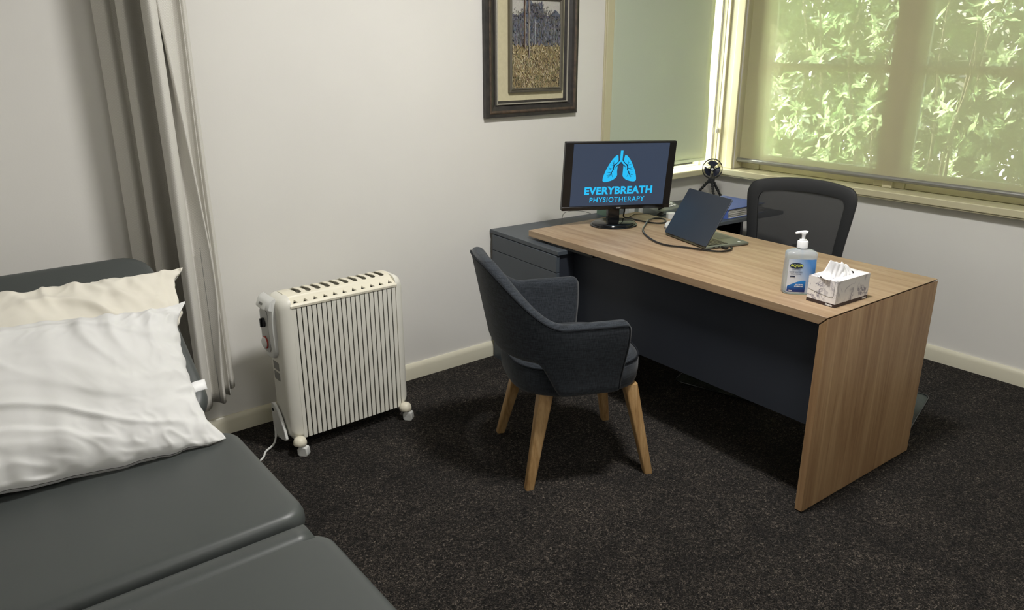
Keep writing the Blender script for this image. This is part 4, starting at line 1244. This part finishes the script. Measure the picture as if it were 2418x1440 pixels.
MB().tube([(0, 0, 0.16), (0.004, 0, 0.01)], 0.0022, 8).build('dip_tube', M['whitep'], sb_)
# label: curved sheet wrapping the front, procedural blue gradient print
lm = mat('bottle_label_print', srgb(196, 206, 222), 0.4)
N, L, b = nodes(lm)
tc = N.new('ShaderNodeTexCoord'); sp = N.new('ShaderNodeSeparateXYZ'); L.new(tc.outputs['Object'], sp.inputs[0])
mr = N.new('ShaderNodeMapRange'); mr.inputs['From Min'].default_value = -0.012; mr.inputs['From Max'].default_value = 0.088
ad_ = N.new('ShaderNodeMath'); ad_.operation = 'MULTIPLY_ADD'; ad_.inputs[1].default_value = 0.55
L.new(sp.outputs['Z'], ad_.inputs[0]); L.new(sp.outputs['X'], ad_.inputs[2])
L.new(ad_.outputs[0], mr.inputs['Value'])
L.new(ramp(N, L, mr.outputs[0], [(0.25, srgb(214, 216, 222)), (0.62, srgb(164, 186, 216)), (1.0, srgb(60, 124, 190))]), b.inputs['Base Color'])
def label_sheet(x0, x1, z0, z1, off, nx=24, nz=8, shape=None):
    rows = []
    for i in range(nz + 1):
        z_ = z0 + (z1 - z0) * i / nz
        rw = []
        for k in range(nx + 1):
            x_ = x0 + (x1 - x0) * k / nx
            zz = z_
            if shape: zz = z0 + (shape(x_) - z0) * i / nz
            aa = 0.0545 if zz < 0.1 else 0.0535
            e = 1 / 0.62
            yy = 0.0335 * (max(0.0, 1 - (abs(x_) / aa) ** (2 * e)) ** (0.5 / e))
            # superellipse: |x/a|^(2/e')+|y/b|^(2/e')=1 with e'=.62
            ex = 2 / 0.62
            yy = 0.0340 * max(0.0, 1 - (abs(x_) / 0.0550) ** ex) ** (1 / ex)
            rw.append(Vector((x_, -yy - off, zz)))
        rows.append(rw)
    return MB().grid(rows)
lab = label_sheet(-0.046, 0.046, 0.008, 0.128, 0.0006).build('label', lm, sb_, angle=80)
bm2 = mat('label_deep_blue', srgb(20, 70, 150), 0.4)
N, L, b = nodes(bm2)
tc = N.new('ShaderNodeTexCoord'); sp = N.new('ShaderNodeSeparateXYZ'); L.new(tc.outputs['Object'], sp.inputs[0])
mr = N.new('ShaderNodeMapRange'); mr.inputs['From Min'].default_value = 0.010; mr.inputs['From Max'].default_value = 0.055
L.new(sp.outputs['Z'], mr.inputs['Value'])
L.new(ramp(N, L, mr.outputs[0], [(0.15, srgb(24, 48, 112)), (0.8, srgb(30, 128, 208))]), b.inputs['Base Color'])
label_sheet(-0.044, 0.016, 0.010, 0.05, 0.0010, 20, 6, lambda x_: 0.052 - 0.022 * max(0, (-(x_ - 0.012)) / 0.056) ** 1.8).build('label_panel', bm2, lab, angle=80)
def onbot(x_, z_, dy=0):
    return Matrix.Translation((x_, -0.0342 - dy, z_)) @ Matrix.Rotation(PI / 2, 4, 'X')
def wrap(o):
    for v_ in o.data.vertices:
        ex = 2 / 0.62
        base = 0.0340 * max(0.0, 1 - (abs(v_.co.x) / 0.0550) ** ex) ** (1 / ex)
        v_.co.y = -base - 0.0016 + (v_.co.y + 0.0342) * 1.0
# brand oval
M['olive'] = mat('label_navy_ink', srgb(30, 44, 74), 0.4)
ov = MB(); 
rows = [[Vector((-0.020 + 0.0225 * math.cos(2 * PI * k / 32) * r_, -0.0342, 0.105 + 0.0105 * math.sin(2 * PI * k / 32) * r_)) for k in range(32)] for r_ in (1.0, 0.66, 0.33, 0.02)]
ov.grid(rows, close_u=True)
ovo = ov.build('label_oval', M['olive'], lab, smooth=False)
M['lime'] = mat('label_lime_ink', srgb(214, 222, 92), 0.4)
tx1 = fit_text('label_lettering', 'AQIUM', 0.041, 0.0115, -0.020, 0.0995, M['lime'], 0.00022, lab, 1.0, onbot, 0.0006)
M['grey_ink'] = mat('label_grey_ink', srgb(92, 104, 124), 0.5)
t2 = [fit_text('label_lettering', 'ANTIBACTERIAL', 0.028, 0.0036, -0.020, 0.0885, M['grey_ink'], 0.0001, lab, 1.0, onbot, 0.0003),
      fit_text('label_lettering', 'HAND SANITISER', 0.043, 0.0052, -0.020, 0.0800, M['grey_ink'], 0.0001, lab, 1.0, onbot, 0.0003),
      fit_text('label_lettering', 'ANTIBACTERIAL GEL', 0.034, 0.0034, -0.020, 0.0735, M['grey_ink'], 0.0001, lab, 1.0, onbot, 0.0003),
      fit_text('label_lettering', 'KILLS 99.99%', 0.026, 0.0048, -0.005, 0.0350, M['whitep'], 0.0002, lab, 1.0, onbot, 0.0006),
      fit_text('label_lettering', 'OF GERMS FAST', 0.030, 0.0048, -0.006, 0.0285, M['whitep'], 0.0002, lab, 1.0, onbot, 0.0006),
      fit_text('label_lettering', '1 Litre', 0.012, 0.0045, -0.034, 0.0130, M['whitep'], 0.0002, lab, 1.0, onbot, 0.0006)]
bar = MB().box(-0.038, -0.022, -0.0346, -0.0342, 0.0645, 0.0685).build('label_bar', M['olive'], lab, smooth=False)
for q in [ovo, tx1, bar] + t2: wrap(q)

# ================================================================== tissue box
tbx = empty('tissue_box', (-1.699, -1.820, DZ + 0.0001), -0.055, 'white marble-patterned tissue box with a tissue pulled up, on the desk corner', 'tissue box')
BXL, BYL, BZL = 0.192, 0.108, 0.090
mbm = mat('marble_print_card', srgb(232, 228, 226), 0.5)
N, L, b = nodes(mbm)
v = coords(N, L)
n1 = noise_n(N, L, v, 14, 5, 0.6, 1.2)
ab = N.new('ShaderNodeMath'); ab.operation = 'SUBTRACT'; ab.inputs[1].default_value = 0.5; L.new(n1.outputs[0], ab.inputs[0])
ab2 = N.new('ShaderNodeMath'); ab2.operation = 'ABSOLUTE'; L.new(ab.outputs[0], ab2.inputs[0])
n2 = noise_n(N, L, v, 9, 2)
vein = ramp(N, L, ab2.outputs[0], [(0.0, (0, 0, 0, 1)), (0.014, (0.45, 0.45, 0.45, 1)), (0.05, (1, 1, 1, 1))])
msk = ramp(N, L, n2.outputs[0], [(0.42, (1, 1, 1, 1)), (0.56, (0, 0, 0, 1))])
vv = mix(N, L, vein, (1, 1, 1, 1), msk, 'MIX')
L.new(mix(N, L, srgb(112, 106, 128), srgb(236, 232, 230), vv), b.inputs['Base Color'])
o = MB()
# open-topped carton with an oval opening in the lid
o.box(0, BXL, 0, 0.0012, 0.0, BZL); o.box(0, BXL, BYL - 0.0012, BYL, 0, BZL)
o.box(0, 0.0012, 0.0013, BYL - 0.0013, 0, BZL); o.box(BXL - 0.0012, BXL, 0.0013, BYL - 0.0013, 0, BZL); o.box(0.0013, BXL - 0.0013, 0.0013, BYL - 0.0013, 0, 0.0012)
o.build('carton', mbm, tbx, smooth=False)
n = 48; outer = []; inner = []
for k in range(n):
    a = 2 * PI * k / n + PI / n
    c_, s_ = math.cos(a), math.sin(a)
    q = 1 / max(abs(c_) / (BXL / 2), abs(s_) / (BYL / 2))
    outer.append(Vector((BXL / 2 + c_ * q, BYL / 2 + s_ * q, BZL + 0.0002)))
    inner.append(Vector((BXL / 2 + 0.070 * c_, BYL / 2 + 0.028 * s_, BZL + 0.0002)))
MB().grid([outer, inner], close_u=True).build('carton_top', mbm, tbx, smooth=False)
MB().box(0.01, BXL - 0.01, 0.01, BYL - 0.01, 0.002, BZL - 0.02).build('tissue_stack', M['paper'], tbx, smooth=False)
M['brownb'] = mat('dark_brown_band', srgb(58, 44, 44), 0.5)
o = MB()
o.box(-0.0004, BXL + 0.0004, -0.0004, -0.0001, 0.0, 0.012); o.box(-0.0004, -0.0001, -0.0001, BYL, 0.0, 0.012)
o.box(BXL + 0.0001, BXL + 0.0004, 0, BYL, 0.0, 0.012)
o.build('base_band', M['brownb'], tbx, smooth=False)
def onfront(x_, z_, dy=0): return Matrix.Translation((x_, -0.0008, z_)) @ Matrix.Rotation(PI / 2, 4, 'X')
def onside(x_, z_, dy=0): return Matrix.Translation((-0.0008, x_, z_)) @ Matrix.Rotation(-PI / 2, 4, 'Z') @ Matrix.Rotation(PI / 2, 4, 'X')
fit_text('band_lettering', 'Kleenex', 0.024, 0.0075, 0.172, 0.0025, M['whitep'], 0.0003, tbx, 1.0, onfront)
fit_text('band_lettering', 'Kleenex', 0.026, 0.0080, 0.022, 0.0025, M['whitep'], 0.0003, tbx, 1.0, onside)
# perforated curve line on the left side face
MB().tube([(-0.0005, 0.104 - 0.088 * i / 24, 0.045 - 0.004 * i / 24 - 0.008 * math.sin(i / 24 * PI * .5) + (0.0 if i < 22 else 0.0)) for i in range(25)] + [(-0.0005, 0.011, 0.036), (-0.0005, 0.009, 0.045), (-0.0005, 0.009, 0.088)], 0.0005, 4).build('perforation_line', M['heater_grey'], tbx)
# tissue
tm = mat('tissue_paper', srgb(246, 246, 248), 0.9, spec=0.1)
N, L, b = nodes(tm)
rows = []
nu_, nv_ = 40, 26
for j in range(nv_ + 1):
    v_ = j / nv_
    rw = []
    for i in range(nu_ + 1):
        u_ = i / nu_
        x_ = -0.004 + 0.160 * u_ + 0.010 * (v_ - 0.5)
        K_ = [(0, .006), (.10, .024), (.22, .050), (.34, .047), (.46, .040), (.60, .041), (.72, .027), (.85, .025), (1, .012)]
        for (ua, ha), (ub, hb_) in zip(K_, K_[1:]):
            if ua <= u_ <= ub:
                tt = (u_ - ua) / (ub - ua); tt = tt * tt * (3 - 2 * tt); hgt = ha + (hb_ - ha) * tt
        vv_ = v_ - 0.5 - 0.10 * math.sin(u_ * 7)
        ridge = 1 / (1 + (abs(vv_) / 0.20) ** 2.2) * 1.08 - 0.08
        z_ = BZL - 0.010 + (hgt * 1.12 + 0.010) * ridge + 0.006 * noise.noise(Vector((u_ * 7, v_ * 5, 3))) * ridge + 0.0035 * math.sin(u_ * 22 + v_ * 14) * (1 - ridge) * ridge * 4
        y_ = BYL / 2 + (v_ - 0.5) * 0.054 + 0.008 * math.sin(u_ * 8 + v_ * 3) * ridge + 0.004 * noise.noise(Vector((u_ * 12, v_ * 8, 8)))
        if u_ < 0.12: z_ = max(z_, BZL + 0.002 + 0.006 * u_)
        rw.append(Vector((x_, y_, z_)))
    rows.append(rw)
tq = MB().grid(rows).build('tissue', tm, tbx, angle=70)
sl = tq.modifiers.new('s', 'SOLIDIFY'); sl.thickness = 0.0006
tq.modifiers.new('u', 'SUBSURF').render_levels = 1

# ================================================================== visitor armchair
vc_ = empty('armchair', (-2.14, -1.03, 0.0), math.radians(-24), 'charcoal fabric tub armchair with tapered oak legs, facing the desk', 'armchair')
def shell_path(s):
    """s in [-1,1] around plan; returns (u, v, phi) mid-surface unit plan"""
    a = abs(s)
    if a > 0.62:
        t = (a - 0.62) / 0.38
        return (-0.075 + 0.165 * t, 0.272 * (1 if s > 0 else -1), 0.0)
    ph_ = (1 - a / 0.62) * PI / 2
    e = 0.80
    u = -0.075 - 0.215 * math.sin(ph_) ** e
    v = 0.272 * math.cos(ph_) ** e * (1 if s > 0 else -1)
    return (u, v, ph_)
NS, NT = 84, 14
def shell_pt(s, t):
    u, v, ph_ = shell_path(s)
    deg = math.degrees(ph_)
    top = 0.655 + 0.205 * smooth(8, 82, deg)
    bot = 0.368 + 0.132 * smooth(10, 34, deg)
    a = abs(s)
    if a > 0.93:
        k = (a - 0.93) / 0.07
        top -= 0.045 * (1 - math.sqrt(max(0, 1 - k * k)))
        bot += 0.012 * (1 - math.sqrt(max(0, 1 - k * k)))
    z = bot + (top - bot) * t
    lean = (z - 0.47) * 0.20 * math.sin(ph_)
    fl_ = 0.90 + 0.12 * smooth(0.36, 0.66, z)
    if a > 0.62: u += 0.02 * smooth(.62, 1, a) * smooth(0.38, 0.60, z)
    return Vector((u - lean, v * fl_, z))
TH = 0.052
def out_n(s):
    u0 = shell_pt(max(-1, s - .01), 0.6); u1 = shell_pt(min(1, s + .01), 0.6); a = shell_pt(s, 0.6)
    d = u1 - u0; n_ = Vector((-d.y, d.x, 0)).normalized()
    if (Vector((a.x + 0.05, a.y, 0))).dot(n_) < 0: n_ = -n_
    return n_
sv = [-1 + 2 * i / NS for i in range(NS + 1)]
sv = sorted(set(sv + [sg * (1 - q) for q in (0.003, 0.008, 0.015, 0.034, 0.05) for sg in (-1, 1)]))
rows = []
for s_ in sv:
    n_ = out_n(s_)
    e_ = max(0.0, (abs(s_) - 0.94) / 0.06)
    r_ = TH / 2 * max(0.05, math.sqrt(max(0.0, 1 - e_ ** 2.4)))
    P0 = shell_pt(s_, 1.0); P1 = shell_pt(s_, 0.0); hh_ = (P0 - P1).z
    sec = []
    for j in range(NT + 1):          # outer face, bottom to top
        t = (r_ + (hh_ - 2 * r_) * j / NT) / hh_
        sec.append(shell_pt(s_, t) + n_ * r_)
    tt = 1 - r_ / hh_; c0 = shell_pt(s_, tt)
    for k in range(1, 8):
        a_ = PI * k / 8
        sec.append(c0 + n_ * (r_ * math.cos(a_)) + (P0 - c0).normalized() * (r_ * math.sin(a_)))
    for j in range(NT + 1):
        t = (r_ + (hh_ - 2 * r_) * (1 - j / NT)) / hh_
        sec.append(shell_pt(s_, t) - n_ * r_)
    c1 = shell_pt(s_, r_ / hh_)
    for k in range(1, 8):
        a_ = PI * k / 8
        sec.append(c1 - n_ * (r_ * math.cos(a_)) + (P1 - c1).normalized() * (r_ * math.sin(a_)))
    rows.append(sec)
sh = MB().grid(rows, close_u=True, caps=True).build('shell', M['fabric'], vc_, angle=80)
# piping around the rim: outer and inner edges
def rim(off):
    pts = []
    seq = [(-1 + 2 * i / NS, 1.0) for i in range(NS + 1)]
    for s, t in seq:
        a = shell_pt(s, t); d = shell_pt(min(1, s + .01), t) - shell_pt(max(-1, s - .01), t)
        nrm = Vector((d.y, -d.x, 0)).normalized()
        pts.append(a + nrm * off + Vector((0, 0, 0.0005 if abs(s) < .97 else -0.002)))
    for sgn in (1, -1):
        ext = []
        for j in range(1, NT + 1):
            a = shell_pt(sgn, 1 - j / NT); 
            ext.append(a + Vector((0.0, sgn * (off if sgn else off) , 0)) if True else a)
        if sgn == 1: pts = pts + ext
        else: pts = ext[::-1] + pts
    return pts
def side(off):
    """+off is outward on both sides"""
    P_ = []
    for i in range(3, NS - 2):
        s = -1 + 2 * i / NS
        a = shell_pt(s, 1.0); u0 = shell_pt(max(-1, s - .01), 1.0); u1 = shell_pt(min(1, s + .01), 1.0)
        d = u1 - u0; nrm = Vector((-d.y, d.x, 0)).normalized()
        c = Vector((-0.05, 0, 0)); 
        if (Vector((a.x, a.y, 0)) - c).dot(nrm) < 0: nrm = -nrm
        P_.append(a + nrm * off + Vector((0, 0, -0.016)))
    def down(sg):
        n_ = out_n(sg * 0.94)
        D_ = [shell_pt(sg * 0.968, 0.955) + n_ * (off - 0.001)]
        for t in (0.90, 0.80, 0.65, 0.50, 0.35, 0.20, 0.06):
            D_.append(shell_pt(sg * 0.978, t) + n_ * (off - 0.0025))
        return D_
    return down(-1)[::-1] + P_ + down(1)
MB().tube(catmull(side(0.0235), 3), 0.0034, 6).build('piping', M['piping'], vc_)
# seat cushion
def seat_pl(k, n=56):
    pts = []
    for i in range(n):
        a = 2 * PI * i / n
        c_, s_ = math.cos(a), math.sin(a)
        e = 0.66
        x_ = abs(c_) ** e * (1 if c_ > 0 else -1); y_ = abs(s_) ** e * (1 if s_ > 0 else -1)
        ux = 0.245 if x_ > 0 else 0.250
        pts.append((-0.022 + (ux + k) * x_, (0.236 + k) * y_ * (1 - 0.06 * max(0, -x_))))
    return pts
rows = []
for k, z_ in ((-0.20, 0.352), (-0.02, 0.352), (-0.006, 0.360), (0.0, 0.375), (0.004, 0.41), (0.004, 0.445), (-0.002, 0.462), (-0.018, 0.476), (-0.05, 0.486), (-0.10, 0.490), (-0.19, 0.493)):
    rows.append([Vector((a, b_, z_)) for a, b_ in seat_pl(k)])
MB().grid(rows, close_u=True, caps=True).build('seat', M['fabric'], vc_, angle=70)
MB().tube([(a, b_, 0.463) for a, b_ in seat_pl(0.001)], 0.0034, 6, closed=True).build('seat_piping', M['piping'], vc_)
for sx, sy in ((-1, -1), (1, -1), (-1, 1), (1, 1)):
    fx, fy2 = (0.232 if sx > 0 else -0.243), sy * 0.230
    tx_, ty_ = sx * 0.165 + (0.0), sy * 0.165
    rows = []
    for z_, w_ in ((0.0, 0.0155), (0.004, 0.0165), (0.18, 0.021), (0.33, 0.0265), (0.358, 0.027)):
        t = z_ / 0.358
        cx2, cy2 = fx + (tx_ - fx) * t, fy2 + (ty_ - fy2) * t
        ang = math.radians(45) * 0
        rows.append([Vector((cx2 + a, cy2 + b_, z_)) for a, b_ in rrect(-w_, w_, -w_, w_, w_ * 0.35, 3)])
    MB().grid(rows, close_u=True, caps=True).build('leg', M['oak'], vc_, angle=40)

# ================================================================== office chair
oc = empty('office_chair', (-0.855, -1.065, 0.0035), math.radians(16.4), 'black mesh-back office swivel chair behind the desk, near the window', 'chair')
# local: -x is forward (towards the desk); back at +x
mesh_m = bpy.data.materials.new('black_chair_mesh'); mesh_m.use_nodes = True
N, L, b = nodes(mesh_m)
b.inputs['Base Color'].default_value = srgb(30, 32, 35); b.inputs['Roughness'].default_value = 0.7
tr = N.new('ShaderNodeBsdfTransparent'); ms = N.new('ShaderNodeMixShader'); ms.inputs[0].default_value = 0.90
L.new(tr.outputs[0], ms.inputs[1]); L.new(b.outputs[0], ms.inputs[2]); L.new(ms.outputs[0], N['Material Output'].inputs[0])
BK = 0.235
def back_pt(u, v):
    """u -1..1 across (local y), v 0..1 up"""
    z = 0.53 + 0.375 * v
    half = 0.232 + 0.034 * smooth(0, 1, v)
    z += 0.036 * (1 - abs(u) ** 2.2) * v
    y = half * u
    x = BK + 0.045 * (v - 0.1) - 0.035 * (1 - u * u) * 0 + 0.03 * (1 - u * u)
    return Vector((x, y, z))
def corner_round(u, v):
    # rounded top corners
    r = 0.16
    if v > 1 - r and abs(u) > 1 - r:
        a = (abs(u) - (1 - r)) / r; b2 = (v - (1 - r)) / r
        m_ = max(a, b2); l_ = math.hypot(a, b2)
        if l_ > 0: a, b2 = a * m_ / l_, b2 * m_ / l_
        return ((1 - r + a * r) * (1 if u > 0 else -1), 1 - r + b2 * r)
    return (u, v)
rows = []
for j in range(25):
    v_ = j / 24
    rows.append([back_pt(*corner_round(-1 + 2 * i / 32, v_)) for i in range(33)])
o = MB().grid(rows).build('back_mesh', mesh_m, oc, angle=80)
# frame: outline tube loop, flattened and wide
loop = []
for i in range(21): loop.append((-1, i / 20))
for i in range(1, 41): loop.append((-1 + 2 * i / 40, 1))
for i in range(1, 21): loop.append((1, 1 - i / 20))
for i in range(1, 40): loop.append((1 - 2 * i / 40, 0))
outer = [back_pt(*corner_round(u, v)) for u, v in loop]
def inner_uv(u, v):
    iu = 0.86 - 0.10 * (1 - v) * 0
    vt = 0.80
    uu = max(-1, min(1, u)); 
    return (uu * 0.80, 0.14 + (v) * (0.845 - 0.14) - 0.0 * u)
inner = [back_pt(*inner_uv(*corner_round(u, v))) for u, v in loop]
rows = []
nrm = Vector((-1, 0, 0))
rows.append([p_ + Vector((-0.006, 0, 0)) for p_ in outer])
rows.append([p_ + Vector((-0.012, 0, 0)) * 1 + (q_ - p_) * 0.15 for p_, q_ in zip(outer, inner)])
rows.append([q_ + Vector((-0.009, 0, 0)) for q_ in inner])
rows.append([q_ + Vector((0.010, 0, 0)) for q_ in inner])
rows.append([p_ + Vector((0.014, 0, 0)) + (q_ - p_) * 0.15 for p_, q_ in zip(outer, inner)])
rows.append([p_ + Vector((0.008, 0, 0)) for p_ in outer])
MB().grid(rows, close_u=True, close_v=True).build('back_frame', M['black_matte'], oc, angle=50)
# lumbar support behind the mesh
rows = []
for j in range(7):
    rows.append([back_pt(-0.95 + 1.2 * i / 12 * 0.75 + 0.0, 0.10 + 0.42 * j / 6) + Vector((0.016, 0, 0)) for i in range(13)])
MB().tube(catmull([(BK + 0.05, 0, 0.60), (BK + 0.075, 0, 0.50), (BK + 0.04, 0, 0.43), (BK - 0.12, 0, 0.415)], 6), 0.022, 10).build('back_stem', M['black'], oc)
# seat
rows = []
for k, z_ in ((-0.2, 0.425), (-0.03, 0.425), (-0.005, 0.432), (0.0, 0.45), (-0.003, 0.475), (-0.018, 0.490), (-0.06, 0.498), (-0.2, 0.500)):
    rows.append([Vector((-0.03 + (0.24 + k) * 1.0 * (abs(math.cos(a)) ** 0.6) * (1 if math.cos(a) > 0 else -1), (0.25 + k) * (abs(math.sin(a)) ** 0.6) * (1 if math.sin(a) > 0 else -1), z_)) for a in [2 * PI * i / 48 + 0.001 for i in range(48)]])
MB().grid(rows, close_u=True, caps=True).build('seat', fabric('black_seat_fabric', srgb(24, 25, 27), srgb(40, 42, 45), 900), oc, angle=70)
MB().box(-0.12, 0.10, -0.09, 0.09, 0.385, 0.4245).build('tilt_mechanism', M['black'], oc, bevel=0.01)
MB().tube([(0, 0, 0.09), (0, 0, 0.39)], 0.025, 18, rf=lambda t: 1.1 - 0.4 * (t > .5)).build('gas_lift', M['black'], oc)
for k in range(5):
    a = 2 * PI * k / 5 + 0.4
    c_, s_ = math.cos(a), math.sin(a)
    lg = MB().tube([(0.02 * c_, 0.02 * s_, 0.105), (0.15 * c_, 0.15 * s_, 0.092), (0.27 * c_, 0.27 * s_, 0.072)], 0.021, 10, rf=lambda t: 1.15 - 0.4 * t).build('base_arm', M['black'], oc)
    cs = MB()
    for q in (-1, 1):
        cs.tube([Vector((0.27 * c_, 0.27 * s_, 0.0275)) + Vector((-s_, c_, 0)) * (q * 0.006), Vector((0.27 * c_, 0.27 * s_, 0.0275)) + Vector((-s_, c_, 0)) * (q * 0.022)], 0.0265, 18)
    cs.tube([(0.27 * c_, 0.27 * s_, 0.03), (0.27 * c_, 0.27 * s_, 0.075)], 0.006, 8)
    cs.build('castor', M['black_matte'], lg)

# ================================================================== clear chair mat
cm = bpy.data.materials.new('clear_vinyl_mat'); cm.use_nodes = True
N, L, b = nodes(cm)
b.inputs['Base Color'].default_value = srgb(120, 128, 124); b.inputs['Roughness'].default_value = 0.18
tr = N.new('ShaderNodeBsdfTransparent'); tr.inputs[0].default_value = (0.86, 0.90, 0.88, 1)
ms = N.new('ShaderNodeMixShader'); ms.inputs[0].default_value = 0.22
L.new(tr.outputs[0], ms.inputs[1]); L.new(b.outputs[0], ms.inputs[2]); L.new(ms.outputs[0], N['Material Output'].inputs[0])
P4 = [Vector((-0.470, -1.700)), Vector((-1.03, -1.838)), Vector((-1.28, -0.83)), Vector((-0.74, -0.68))]
cxm = sum((p_ for p_ in P4), Vector((0, 0))) / 4
mt = empty('chair_mat', (cxm.x, cxm.y, 0.0), 0, 'clear plastic chair mat on the carpet under the office chair', 'mat')
pts = []
for i in range(4):
    a, b2, c_ = P4[i - 1], P4[i], P4[(i + 1) % 4]
    p1 = b2 + (a - b2).normalized() * 0.05; p2 = b2 + (c_ - b2).normalized() * 0.05
    for k in range(6):
        t = k / 5
        q = p1 * (1 - t) ** 2 + b2 * 2 * t * (1 - t) + p2 * t * t
        pts.append((q.x - cxm.x, q.y - cxm.y))
MB().prism(pts, 2, 0.0005, 0.0032).build('mat_sheet', cm, mt, smooth=False)
MB().tube([(x_, y_, 0.004) for x_, y_ in pts], 0.0036, 6, closed=True).build('mat_edge', mat('mat_edge_plastic', srgb(38, 42, 40), 0.15), mt)
